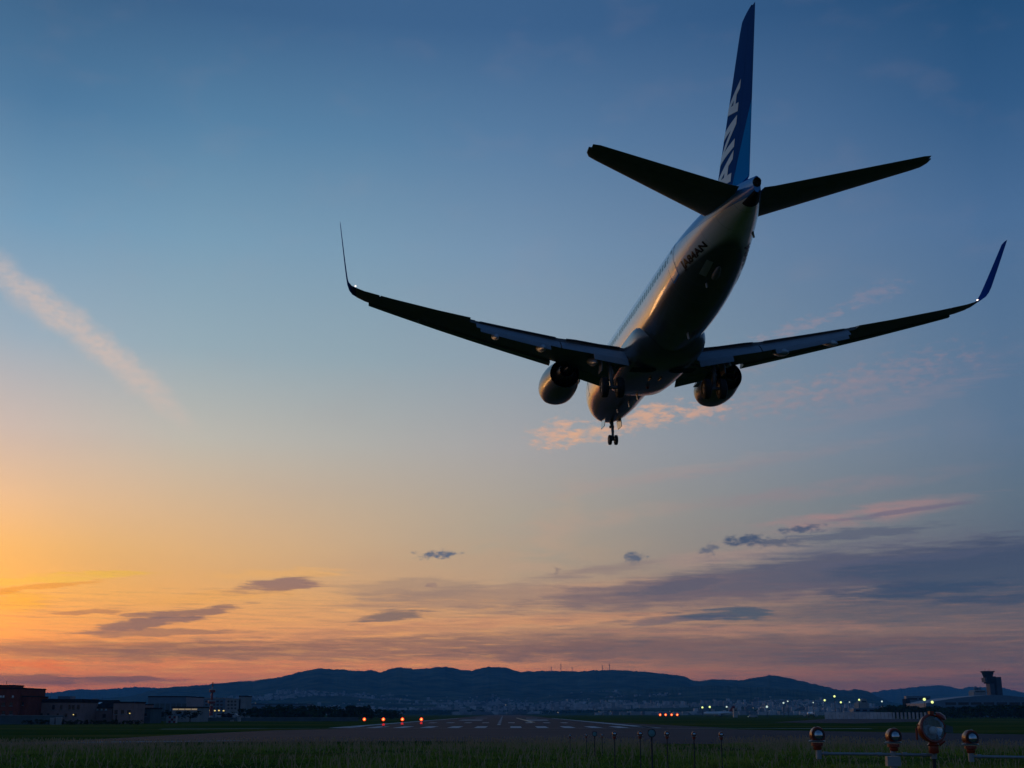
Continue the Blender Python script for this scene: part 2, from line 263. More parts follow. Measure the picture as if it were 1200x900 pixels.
# ------------------------------------------------------------------ mesh helpers
class MB:
    def __init__(s): s.v = []; s.f = []
    def add(s, vs, fs):
        o = len(s.v); s.v += [tuple(v) for v in vs]; s.f += [tuple(i + o for i in f) for f in fs]; return s
    def box(s, x0, x1, y0, y1, z0, z1):
        vs = [(x0, y0, z0), (x1, y0, z0), (x1, y1, z0), (x0, y1, z0), (x0, y0, z1), (x1, y0, z1), (x1, y1, z1), (x0, y1, z1)]
        return s.add(vs, [(0, 3, 2, 1), (4, 5, 6, 7), (0, 1, 5, 4), (1, 2, 6, 5), (2, 3, 7, 6), (3, 0, 4, 7)])
    def loft(s, rings, caps=True, closed=True):
        n = len(rings[0]); vs = [p for r in rings for p in r]; fs = []
        for i in range(len(rings) - 1):
            for j in range(n if closed else n - 1):
                k = (j + 1) % n; fs.append((i * n + j, i * n + k, (i + 1) * n + k, (i + 1) * n + j))
        if caps: fs.append(tuple(range(n - 1, -1, -1))); fs.append(tuple((len(rings) - 1) * n + j for j in range(n)))
        return s.add(vs, fs)
    def tube(s, pts, rad, n=10):
        pts = [Vector(p) for p in pts]; rad = rad if isinstance(rad, (list, tuple)) else [rad] * len(pts); rings = []
        for i, p in enumerate(pts):
            t = (pts[min(i + 1, len(pts) - 1)] - pts[max(i - 1, 0)]).normalized()
            a = t.cross(Vector((0, 0, 1)) if abs(t.z) < .9 else Vector((1, 0, 0))).normalized(); b = t.cross(a)
            rings.append([p + (a * math.cos(q) + b * math.sin(q)) * rad[i] for q in [2 * math.pi * k / n for k in range(n)]])
        return s.loft(rings)
    def lathe(s, prof, c, axis, n=24, caps=False, sq=None):   # prof: (distance along axis, radius)
        c = Vector(c); axis = Vector(axis).normalized()
        a = axis.cross(Vector((0, 0, 1)) if abs(axis.z) < .9 else Vector((1, 0, 0))).normalized(); b = a.cross(axis)
        rings = []
        for d, r in prof:
            ring = []
            for k in range(n):
                q = 2 * math.pi * k / n; x, y = math.cos(q) * r, math.sin(q) * r
                if sq: x, y = sq(x, y, d)
                ring.append(c + axis * d + a * x + b * y)
            rings.append(ring)
        return s.loft(rings, caps)
    def build(s, name, m, parent=None, smooth=False, recalc=True, loc=None):
        me = bpy.data.meshes.new(name); me.from_pydata(s.v, [], s.f)
        if recalc:
            bm = bmesh.new(); bm.from_mesh(me); bmesh.ops.recalc_face_normals(bm, faces=bm.faces[:]); bm.to_mesh(me); bm.free()
        if smooth: me.polygons.foreach_set('use_smooth', [True] * len(me.polygons))
        for q in (m if isinstance(m, (list, tuple)) else [m]): me.materials.append(q)
        if smooth:
            try: me.set_sharp_from_angle(angle=R(38))
            except Exception: pass
        o = bpy.data.objects.new(name, me); COL.objects.link(o)
        if parent: o.parent = parent
        if loc is not None: o.location = loc
        return o
def tag(o, label=None, cat=None, group=None, kind=None):
    if label: o['label'] = label
    if cat: o['category'] = cat
    if group: o['group'] = group
    if kind: o['kind'] = kind
    return o
def empty(name, loc, label=None, cat=None, group=None, rotz=0):
    o = bpy.data.objects.new(name, None); COL.objects.link(o); o.location = loc; o.rotation_euler = (0, 0, rotz); o.empty_display_size = .2
    return tag(o, label, cat, group)
def copy_tree(o, parent=None):
    c = o.copy(); COL.objects.link(c); c.parent = parent
    for ch in list(o.children): copy_tree(ch, c)
    return c
def setting(o): o['kind'] = 'structure'; return o

# ------------------------------------------------------------------ the field
def value_noise(x, y, seed=0):
    return mnoise.noise(Vector((x, y, seed * 3.17)))
def grass_ground():
    m = bpy.data.materials.new('grass_field'); m.use_nodes = True; nt = m.node_tree; b = nt.nodes['Principled BSDF']; b.inputs['Roughness'].default_value = .9
    b.inputs['Specular IOR Level'].default_value = 0
    tc = nt.nodes.new('ShaderNodeTexCoord')
    mp = nt.nodes.new('ShaderNodeMapping'); mp.inputs['Scale'].default_value = (.012, .035, 1); nt.links.new(tc.outputs['Object'], mp.inputs[0])
    n1 = nt.nodes.new('ShaderNodeTexNoise'); n1.inputs['Scale'].default_value = 1; n1.inputs['Detail'].default_value = 8; nt.links.new(mp.outputs[0], n1.inputs['Vector'])
    n2 = nt.nodes.new('ShaderNodeTexNoise'); n2.inputs['Scale'].default_value = .9; n2.inputs['Detail'].default_value = 4; nt.links.new(tc.outputs['Object'], n2.inputs['Vector'])
    r = nt.nodes.new('ShaderNodeValToRGB'); nt.links.new(n1.outputs['Fac'], r.inputs[0])
    e = r.color_ramp.elements; e[0].position = .36; e[0].color = (.030, .085, .014, 1); e[1].position = .64; e[1].color = (.20, .165, .04, 1)
    k = e.new(.5); k.color = (.085, .125, .022, 1)
    mx = nt.nodes.new('ShaderNodeMix'); mx.data_type = 'RGBA'; mx.blend_type = 'MULTIPLY'; mx.inputs[0].default_value = .6
    nt.links.new(r.outputs[0], mx.inputs[6]); nt.links.new(n2.outputs['Color'], mx.inputs[7]); nt.links.new(mx.outputs[2], b.inputs['Base Color'])
    return m
g = MB().add([(-9800, -1400, 0), (9800, -1400, 0), (9800, 14300, 0), (-9800, 14300, 0)], [(0, 1, 2, 3)])
setting(g.build('ground', grass_ground()))
def sheet(name, pts, m, z):
    ps = [gnd(u, v, z) for u, v in pts]
    return setting(MB().add(ps, [tuple(range(len(ps)))]).build(name, m))
# runway, narrowing into the distance, and the paved turning area before it
RX = -4.0
def rect(mb, x0, x1, y0, y1, z): mb.add([(x0, y0, z), (x1, y0, z), (x1, y1, z), (x0, y1, z)], [(0, 1, 2, 3)])
mb = MB(); mb.add([(RX - 34, 262, .012), (RX + 34, 262, .012), (RX + 24, 3000, .012), (RX - 44, 3000, .012)], [(0, 1, 2, 3)])
setting(mb.build('runway', M['asphalt']))
sheet('taxiway', [(-260, 874), (30, 870), (130, 865.5), (240, 859.5), (330, 855.5), (440, 853.2), (770, 852.6), (900, 855.5), (1060, 858.5), (1250, 861.5), (1500, 864), (1500, 885), (1250, 881), (1000, 874.5), (800, 871.5), (500, 868.5), (200, 870), (0, 876), (-260, 884)], M['asphalt2'], .004)
sheet('paved_shoulder', [(385, 853.6), (460, 849.5), (530, 845.5), (560, 842.5), (640, 842.5), (720, 846.8), (860, 853.4)], M['asphalt'], .008)
sheet('road', [(905, 846.5), (985, 841.6), (1075, 842.6), (1110, 844.6), (1000, 847.8)], M['asphalt2'], .008)
sheet('paved_edge_strip', [(-260, 877), (0, 873.2), (240, 867.2), (500, 864.6), (800, 867.0), (1000, 870.2), (1250, 875.5), (1500, 879), (1500, 885), (1250, 881), (1000, 874.5), (800, 871.5), (500, 868.5), (200, 870), (0, 876), (-260, 884)], M['asphalt'], .012)
sheet('drain_strip', [(30, 871.0), (120, 870.2), (260, 868.6), (300, 867.4), (120, 869.0)], M['concrete'], .018)
mk = MB(); z = .02
TH = 300.0
for k in range(12):                                   # threshold bars
    x = RX - 37 + k * 6.4 + (2.2 if k >= 6 else 0)
    rect(mk, x, x + 2.7, TH + 3, TH + 36, z)
for k in range(8):                                    # touchdown marks
    x = RX - 26 + k * 6.4 + (3 if k >= 4 else 0)
    rect(mk, x, x + 2.4, 455, 480, z)
rect(mk, RX - 22, RX - 11, 620, 680, z); rect(mk, RX + 11, RX + 22, 620, 680, z)
rect(mk, RX - 22, RX - 14, 900, 930, z); rect(mk, RX + 14, RX + 22, 900, 930, z)
for k in range(24): rect(mk, RX - .5 - k * .4, RX + .5 - k * .4, 380 + k * 60, 410 + k * 60, z)
mk.add([(RX - 40, TH - 6, z), (RX - 40, TH - 4.2, z), (RX - 72, TH - 20, z), (RX - 72, TH - 24, z)], [(0, 1, 2, 3)])
mk.add([(RX + 38, TH - 4, z), (RX + 38, TH - 2.2, z), (RX + 84, TH - 12, z), (RX + 84, TH - 16, z)], [(0, 1, 2, 3)])
rect(mk, RX - 40, RX + 38, TH - 5.2, TH - 4.0, z)
mk.add([(RX + 36, TH, z), (RX + 39, TH, z), (RX + 33, 900, z), (RX + 31.5, 900, z)], [(0, 1, 2, 3)])
mk.add([(RX - 39, TH, z), (RX - 36, TH, z), (RX - 33, 900, z), (RX - 34.5, 900, z)], [(0, 1, 2, 3)])
setting(mk.build('runway_markings', M['paintw'], recalc=False))
ln = MB(); a, b_, c, d = gnd(622, 846.5, .024), gnd(628, 846.5, .024), gnd(606, 841.3, .024), gnd(604, 841.3, .024)
ln.add([a, b_, c, d], [(0, 1, 2, 3)])
setting(ln.build('lead_in_line', M['painty']))

# ------------------------------------------------------------------ hills
hillmat = mat('wooded_hillside', (.008, .016, .010), .95, rgb2=(.13, .15, .09), vscale=.010, detail=8)
def ridge(name, prof, D, depth, foot, amp, seed, back=1500):
    us = [p[0] for p in prof]; hs = [p[1] for p in prof]
    uu = np.linspace(us[0], us[-1], 900); vv = np.interp(uu, us, hs)
    ts = list(np.linspace(0, 1, 34)) + [1.12, 1.35, 1.7]
    V = []; H = {}
    for i, (u, v) in enumerate(zip(uu, vv)):
        d = ray(u, v); hor = math.hypot(d.x, d.y); hx, hy = d.x / hor, d.y / hor
        v2 = v + .9 * value_noise(u * .13, seed, 5) + .7 * value_noise(u * .45, seed, 9)
        d2 = ray(u, v2); crest = CAM_H + d2.z / math.hypot(d2.x, d2.y) * D
        for j, t in enumerate(ts):
            if t <= 1:
                r = D - depth * (1 - t); x, y = hx * r, hy * r
                spur = value_noise(x * .0011, y * .0011, seed) * .6 + value_noise(x * .003, y * .003, seed + 1) * .3 + value_noise(x * .008, y * .008, seed + 2) * .12
                e = foot * t + (1 - foot) * t ** 2.2
                zz = crest * e * (1 - .1 * (1 - t)) + crest * amp * spur * (t ** .8) * (1 - t) * 2.2
                zz = min(zz, crest * (r / D) * .985 if t < 1 else crest)
            else:
                r = D + back * (t - 1); zz = crest * (1 - (t - 1) * 1.2)
            V.append((hx * r, hy * r, max(zz, -.5)))
    n = len(ts); f = [(i * n + j, (i + 1) * n + j, (i + 1) * n + j + 1, i * n + j + 1) for i in range(len(uu) - 1) for j in range(n - 1)]
    o = MB().add(V, f).build(name, hillmat, smooth=True); o['kind'] = 'structure'
    return np.array(V).reshape(len(uu), n, 3)
main_prof = [(-200, 826), (60, 824), (150, 816), (190, 806.5), (205, 805), (245, 802), (270, 799.5), (300, 797.5), (330, 793), (350, 787.5), (375, 783), (400, 784.5), (420, 786.3), (436, 785), (445, 788), (460, 783), (470, 781.5), (485, 784.2), (500, 783), (522, 781), (540, 785), (555, 786), (565, 782), (590, 781.5), (600, 784.5), (610, 787.2), (640, 786), (680, 787), (700, 785.3), (720, 785), (740, 786), (770, 789), (795, 791), (803, 793), (811, 797.5), (822, 798), (835, 796), (870, 797), (885, 794), (902, 791), (920, 793.5), (940, 798.5), (960, 803), (985, 809), (992, 808.8), (1002, 807.5), (1016, 809.5), (1030, 817), (1050, 824), (1100, 830), (1300, 832)]
far_left = [(-300, 815), (0, 813), (40, 812.5), (62, 811.5), (92, 807.5), (112, 808.5), (140, 806.3), (160, 805), (180, 806), (205, 806.5), (260, 808), (320, 812)]
far_right = [(960, 818), (1000, 814), (1020, 811.5), (1042, 808), (1062, 806.3), (1080, 804.5), (1096, 802.8), (1112, 804), (1125, 807.5), (1134, 805), (1150, 805), (1176, 806), (1200, 812), (1260, 816), (1400, 812)]
front = [(480, 835), (560, 829), (640, 822), (700, 815), (745, 808), (790, 806), (830, 803), (860, 804.5), (900, 806), (950, 810), (985, 815), (1020, 821), (1060, 828), (1120, 833)]
ridge('distant_hills_left', far_left, 10500, 3800, .6, .25, 31)
ridge('distant_hills_right', far_right, 11500, 4200, .6, .3, 32)
T1 = ridge('wooded_hills', main_prof, 6900, 3600, .42, .5, 33)
T2 = ridge('foothills', front, 5200, 2300, .5, .5, 34)
# the town spread over the lower slopes, far too many houses to count
tm = bpy.data.materials.new('town_walls'); tm.use_nodes = True
nt = tm.node_tree; b = nt.nodes['Principled BSDF']; b.inputs['Roughness'].default_value = .7
gi = nt.nodes.new('ShaderNodeTexCoord'); vo = nt.nodes.new('ShaderNodeTexVoronoi'); vo.inputs['Scale'].default_value = .03; nt.links.new(gi.outputs['Object'], vo.inputs['Vector'])
rr = nt.nodes.new('ShaderNodeValToRGB'); nt.links.new(vo.outputs['Color'], rr.inputs[0]); rr.color_ramp.elements[0].color = (.06, .06, .07, 1); rr.color_ramp.elements[1].color = (.62, .61, .60, 1)
nt.links.new(rr.outputs[0], b.inputs['Base Color'])
def town(name, T, n, tlo, thi, ulo, uhi, seed):
    r = np.random.default_rng(seed); mb = MB(); I = T.shape[0]; made = 0
    while made < n:
        i = r.uniform(ulo, uhi) * (I - 1); t = tlo + (thi - tlo) * r.random() ** 2.0; j = t * 33
        p = T[int(i), min(int(j), 32)]; q = T[int(i), min(int(j), 32) + 1]; p = p + (q - p) * (j - int(j))
        if mnoise.noise(Vector((p[0] * .0016, p[1] * .0030, seed))) < -.02 + .25 * r.random() * (t > .25): continue
        w = r.uniform(5, 12); dp = r.uniform(6, 11); h = r.uniform(3, 7) * (2.4 if r.random() < .08 else 1)
        mb.box(p[0] - w / 2, p[0] + w / 2, p[1] - dp / 2, p[1] + dp / 2, p[2] - 4, p[2] + h); made += 1
    o = mb.build(name, tm, recalc=False); return tag(o, None, None, None, 'stuff')
o = town('hillside_town', T1, 7600, .02, .55, .12, .86, 3); tag(o, 'pale houses of a town spread over the wooded hillside beyond the runway', 'town')
o = town('foothill_town', T2, 3400, .02, .66, .08, .92, 4); tag(o, 'pale houses scattered on the foothills right of the runway end', 'town')
tl = MB(); r0_ = np.random.default_rng(21)  # invented glowing specks to liven the town, no known windows behind them
for k in range(150):
    T_ = T1 if k % 2 else T2; p = T_[int(r0_.uniform(.15, .85) * (T_.shape[0] - 1)), int(r0_.integers(0, 14))]; q = r0_.uniform(.5, 1.3)
    tl.box(p[0] - q, p[0] + q, p[1] - 1, p[1] + 1, p[2] + 3, p[2] + 3 + q * 1.5)
tag(tl.build('added_town_glow', mat('town_speck_glow', (.6, .5, .35), .5, emit=(1, .82, .55), estr=.30), recalc=False), 'added tiny glowing specks scattered through the hillside town', 'added glow', None, 'stuff')
# masts on the crest
for i, (u, v0, v1, lab) in enumerate(((646, 780.5, 786.5, 'short radio mast on the hill crest, leftmost of the five'), (657.3, 776.5, 787, 'tall thin radio mast on the hill crest, second from the left'),
                                   (670.5, 780.5, 787, 'short radio mast on the hill crest, middle one of five'), (706, 779, 785.5, 'radio mast on the hill crest just left of the tallest one'),
                                   (714.3, 776.5, 785.5, 'tallest radio mast on the hill crest, rightmost of the five'))):
    a = at(u, v1 + .8, 6900); t = at(u, v0, 6900); h = t.z - a.z
    r = empty('radio_mast', a, lab, 'mast', 'radio masts along the hill crest')
    MB().tube([(0, 0, 0), (0, 0, h * .7), (0, 0, h)], [2.0, 1.5, .6], 6).build('mast_tower', M['concrete'], r)
    MB().tube([(0, 0, h * .66), (0, 0, h * .74)], [2.6, 2.6], 8).build('aerial_platform', M['towerred'], r)

# ------------------------------------------------------------------ buildings
def house(name, label, cat, u0, u1, vt, Y, depth, m, roof=None, roofh=.5, group=None, over=.2):
    a, b_ = at(u0, 840, Y), at(u1, 840, Y); h = at((u0 + u1) / 2, vt, Y).z; w = b_.x - a.x
    r = empty(name, ((a.x + b_.x) / 2, Y, 0), label, cat, group)
    MB().box(-w / 2, w / 2, 0, depth, -.3, h).build('wall', m, r)
    if roof: MB().box(-w / 2 - over, w / 2 + over, -over, depth + over, h + .003, h + roofh).build('roof', roof, r)
    r['_w'] = w; r['_h'] = h; r['_Y'] = Y
    return r, w, h
def panes(r, u0s, v0, v1, wpx, Y, m, name='window', frame=True):
    out = []
    for u in u0s:
        a, b_ = at(u, v1, Y), at(u + wpx, v0, Y)
        x0, x1 = a.x - r.location.x, b_.x - r.location.x
        o = MB().box(x0, x1, -.06, .06, a.z, b_.z).build(name, m, r); out.append(o)
        if frame: MB().box(x0 - .15, x1 + .15, -.16, -.02, a.z - .22, a.z - .02).build('sill', M['concrete'], o)
    return out
r, w, h = house('brick_building', 'dark brick building at the left edge, tallest of the row', 'building', -60, 20.5, 807.2, 400, 22, M['brick'], M['roofd'], .4)
panes(r, (0, 3, 14), 815, 817.2, 2.2, 400, M['skylight']); panes(r, (-8, 2, 11), 823, 827, 4, 400, M['win']); panes(r, (-8, 2, 11), 833, 837, 4, 400, M['win'])
MB().box(w / 2 - 3.1, w / 2 - 2.3, 3, 4, h + .41, h + 1.0).build('chimney', M['brick'], r)
r, w, h = house('brick_annex', 'lower dark brick annex attached beside the tall brick building', 'building', 20.7, 29.5, 816.5, 402, 18, M['brick'], M['roofd'], .3)
panes(r, (22.5, 25.8), 823, 826, 2, 402, M['win'])
r, w, h = house('rendered_building', 'long pale pinkish two storey building with dark flat roof behind the field fence', 'building', 25, 95, 823.2, 415, 16, M['pink'], M['roofd'], 1.1)
panes(r, (28, 38, 42, 61, 70, 80, 84, 90), 826, 831.5, 3.4, 415, M['win']); panes(r, (30, 47, 55, 66, 76, 87), 836, 840, 3, 415, M['win'])
MB().box(0.5, 4.6, 3, 8, h + 1.11, h + 2.0).build('roof_box', M['bluem'], r)
r, w, h = house('workshop', 'workshop with steep dark roof and one bright skylight', 'building', 97, 131, 829.5, 430, 14, M['pink'])
rf = MB().add([(-w / 2 - .4, -.5, h), (w / 2 + .4, -.5, h), (w / 2 + .4, 14.5, h), (-w / 2 - .4, 14.5, h), (-w / 2 - .2, 6, h + 2.6), (w / 2 + .2, 6, h + 2.6)], [(0, 1, 5, 4), (2, 3, 4, 5), (1, 2, 5), (3, 0, 4), (0, 3, 2, 1)]).build('roof', M['roofd'], r)
zz = h + 1.4
MB().add([(-2.6, 2.67, h + 1.30), (-.4, 2.67, h + 1.30), (.1, 4.1, h + 1.88), (-2.1, 4.1, h + 1.88)], [(0, 1, 2, 3)]).build('skylight', M['skylight'], rf)
panes(r, (103, 108, 113, 118, 123), 830.5, 832.5, 2.4, 430, M['skylight']); panes(r, (106, 120), 837, 841, 4, 430, M['win'])
r, w, h = house('rendered_house', 'pale pinkish block with two dark windows right of the workshop', 'building', 132, 155, 824, 425, 14, M['pink'], M['roofd'], .5)
panes(r, (134, 141.5, 149), 832, 837, 4, 425, M['win']); panes(r, (135,), 838, 844, 2.5, 425, M['win'], 'door', False)
r, w, h = house('flat_roofed_shed', 'dark low shed between the pale block and the blue hangar', 'building', 156, 176, 831, 440, 14, M['wall'], M['roofd'], .5)
panes(r, (159, 168), 836, 839, 4, 440, M['win'])
r, w, h = house('blue_hangar', 'wide blue grey hangar standing above the low sheds', 'hangar', 172, 217, 817, 700, 40, M['bluem'], M['roofd'], .6)
for k in range(7): MB().box(-w / 2 + 1 + k * w / 7, -w / 2 + .3 + (k + 1) * w / 7, -.12, .02, .2, h * .72).build('door', M['wall'], r)
r, w, h = house('depot', 'pale low depot with a long band of yellowish lit windows', 'building', 201, 233, 829.6, 520, 16, M['concrete'], M['roofd'], .5)
panes(r, (202.5, 209.7, 217, 224.4), 830.4, 832, 6.6, 520, M['winlit'], 'window', False); panes(r, (206,), 836, 840, 12, 520, M['bluem'], 'door', False)
r, w, h = house('office_block', 'grey blue office block right behind the red mast', 'building', 234, 263, 819, 900, 24, M['bluem'], M['concrete'], .8)
for v in (821, 825, 829): panes(r, [236 + 4.4 * k for k in range(6)], v, v + 2, 3, 900, M['win'], 'window', False)
r, w, h = house('apartment_block', 'pale apartment block with a taller right end, right of the red mast', 'building', 265, 281, 819.5, 880, 20, M['concrete'], M['concrete'], .5)
for v in (821, 825, 829): panes(r, (266.5, 270.5, 274.5), v, v + 2.2, 2.4, 880, M['win'], 'window', False)
a = at(281.2, 800, 880).x - r.location.x; b_ = at(289, 800, 880).x - r.location.x; hh = at(285, 816.6, 880).z
s_ = MB().box(a, b_, 0, 20, -.3, hh).build('stair_tower', M['concrete'], r); MB().box(a - .2, b_ + .2, -.3, 20.2, hh + .003, hh + .8).build('parapet', M['roofd'], s_)
r, w, h = house('long_low_warehouse', 'long dark low warehouse far behind the tree line left of the runway', 'building', 292, 360, 825.5, 1400, 40, M['bluem'], M['roofd'], .8)
panes(r, (296, 306, 316, 326, 336, 346), 828, 830, 5, 1400, M['win'], 'window', False)
r, w, h = house('boundary_wall', 'grey green boundary wall along the far edge of the left grass', 'wall', -40, 74, 838.6, 398, .4, M['wall'], M['concrete'], .12, over=.06)
r, w, h = house('field_fence', 'long dark solid fence at the far edge of the left grass', 'fence', 133, 420, 841.0, 560, .3, M['wall'], M['concrete'], .1, over=.04)
for (u0, u1, vt, lab) in ((59, 64, 841.6, 'pale blue grey equipment cabinet at the wall, left of the pair'), (66, 71.5, 840.8, 'pale blue grey equipment cabinet at the wall, right of the pair')):
    r, w, h = house('equipment_cabinet', lab, 'cabinet', u0, u1, vt, 392, 1.4, M['pipe'], M['pipe'], .12, 'equipment cabinets at the wall', .08)
    MB().box(-w / 2 + .12, -.03, -.05, -.004, .2, h - .15).build('door', M['concrete'], r); MB().box(.03, w / 2 - .12, -.05, -.004, .2, h - .15).build('door', M['concrete'], r)
for (u0, u1, vt, lab) in ((270, 273.5, 843.2, 'small white hut in the left grass, nearer the mast'), (278.5, 281.5, 839.5, 'small tall white hut in the left grass, farther from the mast')):
    r, w, h = house('equipment_hut', lab, 'hut', u0, u1, vt, 545, 1.5, M['towerwhite'], M['roofd'], .15, 'small white huts in the left grass', .1)
    MB().box(-w / 2 + .2, 0, -.05, -.004, .05, h - .2).build('door', M['concrete'], r)
# chequered hut
a, b_ = at(194.5, 846.8, 455), at(206, 839.2, 455)
r = empty('chequered_hut', ((a.x + b_.x) / 2, 455, 0), 'red and white chequered equipment hut on the left grass', 'hut'); w = (b_.x - a.x); h = b_.z
MB().box(-w / 2, w / 2, 0, 2.5, -.2, h).build('wall', M['towerwhite'], r)
cb = MB()
for i in range(4):
    for j in range(3):
        if (i + j) % 2 and i > 0: cb.box(-w / 2 + i * w / 4, -w / 2 + (i + 1) * w / 4, -.03, -.004, j * h / 3, (j + 1) * h / 3)
cb.build('red_squares', M['towerred'], r); MB().box(-w / 2 - .1, w / 2 + .1, -.1, 2.6, h + .003, h + .15).build('roof', M['towerwhite'], r)
# red and white mast
bm_ = at(247.3, 836, 620); r = empty('antenna_mast', (bm_.x, 620, 0), 'red and white antenna mast with two round platforms', 'mast'); ht = at(247.3, 799.2, 620).z
for k in range(8):
    MB().tube([(0, 0, ht * k / 8), (0, 0, ht * (k + 1) / 8 - .003)], [1.0 - .095 * k, 1.0 - .095 * (k + 1)], 8).build('mast_section', M['towerred'] if k % 3 else M['towerwhite'], r)
for v, rad in ((809.8, 1.45), (823, 1.75)):
    zc = at(247.3, v, 620).z; p = MB().lathe([(-.75, .5), (-.55, rad), (.45, rad), (.6, .5)], (0, 0, zc), (0, 0, 1), 14, True).build('platform', M['towerred'], r)
    MB().lathe([(.46, rad * .98), (.46, rad * 1.06), (.95, rad * 1.06), (.95, rad * .98)], (0, 0, zc), (0, 0, 1), 14).build('railing', M['towerwhite'], p)
for (u, v, lab) in ((246.3, 832.6, 'nearest the red mast'), (251.8, 832.8, 'second from the red mast'), (256.6, 832.6, 'third from the red mast'), (262, 832.9, 'farthest right of the row')):
    a = at(u, v, 660); r = empty('street_lamp', (a.x, 660, 0), 'yellow lit street lamp in front of the dark trees, ' + lab, 'street lamp', 'yellow street lamps by the red mast')
    MB().tube([(0, 0, 0), (0, 0, a.z)], [.12, .08], 6).build('pole', M['post'], r); MB().lathe([(-.3, .2), (-.1, .45), (.15, .45), (.3, .15)], (0, 0, a.z), (0, 0, 1), 10, True).build('lamp_head', M['sodium'], r)
# parked vehicles with pale roofs along the left perimeter
def van(loc, L_, label, white=True, rot=0, group=None):
    r = empty('parked_van', loc, label, 'van', group, rot)
    pr = [(-L_ / 2, .35), (-L_ / 2, 2.0), (-L_ / 2 + .2, 2.3), (L_ / 2 - 1.5, 2.3), (L_ / 2 - .6, 1.35), (L_ / 2, 1.1), (L_ / 2, .35)]
    MB().loft([[(x, -.95, z_) for x, z_ in pr], [(x, .95, z_) for x, z_ in pr]]).build('body', M['towerwhite'] if white else M['bluem'], r)
    MB().box(-L_ / 2 + .6, L_ / 2 - 1.75, -.97, -.955, 1.35, 2.0).build('window', M['win'], r)
    for sx in (-L_ / 2 + .9, L_ / 2 - .9):
        for sy in (-.9, .9): MB().lathe([(-.12, .2), (-.12, .36), (.12, .36), (.12, .2)], (sx, sy, .36), (0, 1, 0), 12, True).build('wheel', M['tyre'], r)
    return r
for (u, lab) in ((259.5, 'leftmost of three pale vans behind the left fence'), (266.5, 'middle of three pale vans behind the left fence'), (273, 'rightmost of three pale vans behind the left fence')):
    p = at(u, 839, 590); van((p.x, 590, 1.2), 5.2, lab, group='pale vans behind the left fence')
setting(MB().box(at(236, 840, 590).x, at(300, 840, 590).x, 575, 620, -.2, 1.2).build('embankment', M['wall']))

for (u0, u1, vt, Y, mm, lab) in ((-30, 12, 803.8, 420, 'brick', 'brick roof block at the very left edge, above the tall brick building'), (156, 171, 826.2, 470, 'pink', 'narrow pale building between the shed and the blue hangar'),
                                 (44, 58, 819.8, 520, 'bluem', 'bluish upper floor block behind the long pale building'), (100, 122, 821.5, 560, 'roofd', 'dark block behind the workshop roof'), (219, 233, 823.2, 760, 'wall', 'grey block right of the blue hangar')):
    r, w, h = house('low_block', lab, 'building', u0, u1, vt, Y, 9, M[mm], M['roofd'], .35)
    panes(r, [u0 + (u1 - u0) * q for q in (.15, .45, .72)], vt + 2.0, vt + 4.2, (u1 - u0) * .16, Y, M['win'])
    MB().tube([(w * .2, 3, h), (w * .2, 3, h + 1.6)], .06, 6).build('aerial', M['post'], r); MB().box(-w * .3, -w * .1, 2, 5, h + .355, h + 1.1).build('roof_box', M['concrete'], r)
for (u, v, lab) in ((86, 837.5, 'small warm lamp at the foot of the long pale building'), (152, 836, 'small warm lamp beside the low shed')):
    a = at(u, v, 396); r = empty('yard_lamp', (a.x, 396, 0), lab, 'lamp'); MB().tube([(0, 0, 0), (0, 0, a.z)], .06, 6).build('pole', M['post'], r); MB().lathe([(-.15, .1), (0, .22), (.15, .1)], (0, 0, a.z), (0, 0, 1), 10, True).build('lamp_head', M['sodium'], r)

# control tower and terminal, right
def ct():
    Y = 1250.; a = at(1165.5, 814, Y); r = empty('control_tower', (a.x, Y, 0), 'dark air traffic control tower with wide glazed cab, right edge', 'control tower')
    k = Y / F; top = at(1160, 786.5, Y).z; t2 = at(1160, 793.5, Y).z; t3 = at(1160, 801, Y).z
    MB().box(-5.6, -1.1, -5, 5, 0, t3 - .05).build('shaft', M['towerdark'], r); MB().box(1.1, 6.2, -5, 5, 0, t2).build('shaft', M['towerdark'], r)
    MB().box(-1.1, 1.1, -4, 4, 0, t2 - .1).build('stair_core', M['roofd'], r)
    MB().box(-9.6, -7.6, -5, 5, t3 + 1.2, t2 - .6).build('side_balcony', M['towerdark'], r); MB().box(-7.55, 1.0, -5.3, 5.3, t3 - .04, t2 + .5).build('equipment_floor', M['roofd'], r)
    rings = [[(sx * q - 4.8, sy * q, zz_) for sx, sy in ((-1, -.8), (1, -.8), (1, .8), (-1, .8))] for q, zz_ in ((3.7, t2 + .52), (4.0, t2 + 1.8), (4.7, top - 1.2))]
    MB().loft(rings).build('cab', M['win'], r); MB().box(-10.0, .4, -5.0, 5.0, top - 1.15, top).build('roof', M['roofd'], r)
    for x in (-7, -3): MB().tube([(x, 0, top), (x, 0, top + 2.5)], .12, 6).build('aerial', M['post'], r)
ct()
def hall(name, label, prof, Y, depth, m, wins=()):
    a = [at(u, v, Y) for u, v in prof]; cx = sum(p.x for p in a) / len(a)
    r = empty(name, (cx, Y, 0), label, 'building')
    ring = [(p.x - cx, 0, p.z) for p in a]; ring = [(ring[0][0], 0, -.2)] + ring + [(ring[-1][0], 0, -.2)]
    MB().loft([ring, [(x, depth, z_) for x, _, z_ in ring]]).build('wall', m, r)
    for (u0, u1, v0, v1) in wins:
        p, q = at(u0, v1, Y), at(u1, v0, Y); MB().box(p.x - cx, q.x - cx, -.25, -.02, p.z, q.z).build('window', M['win'], r)
    return r
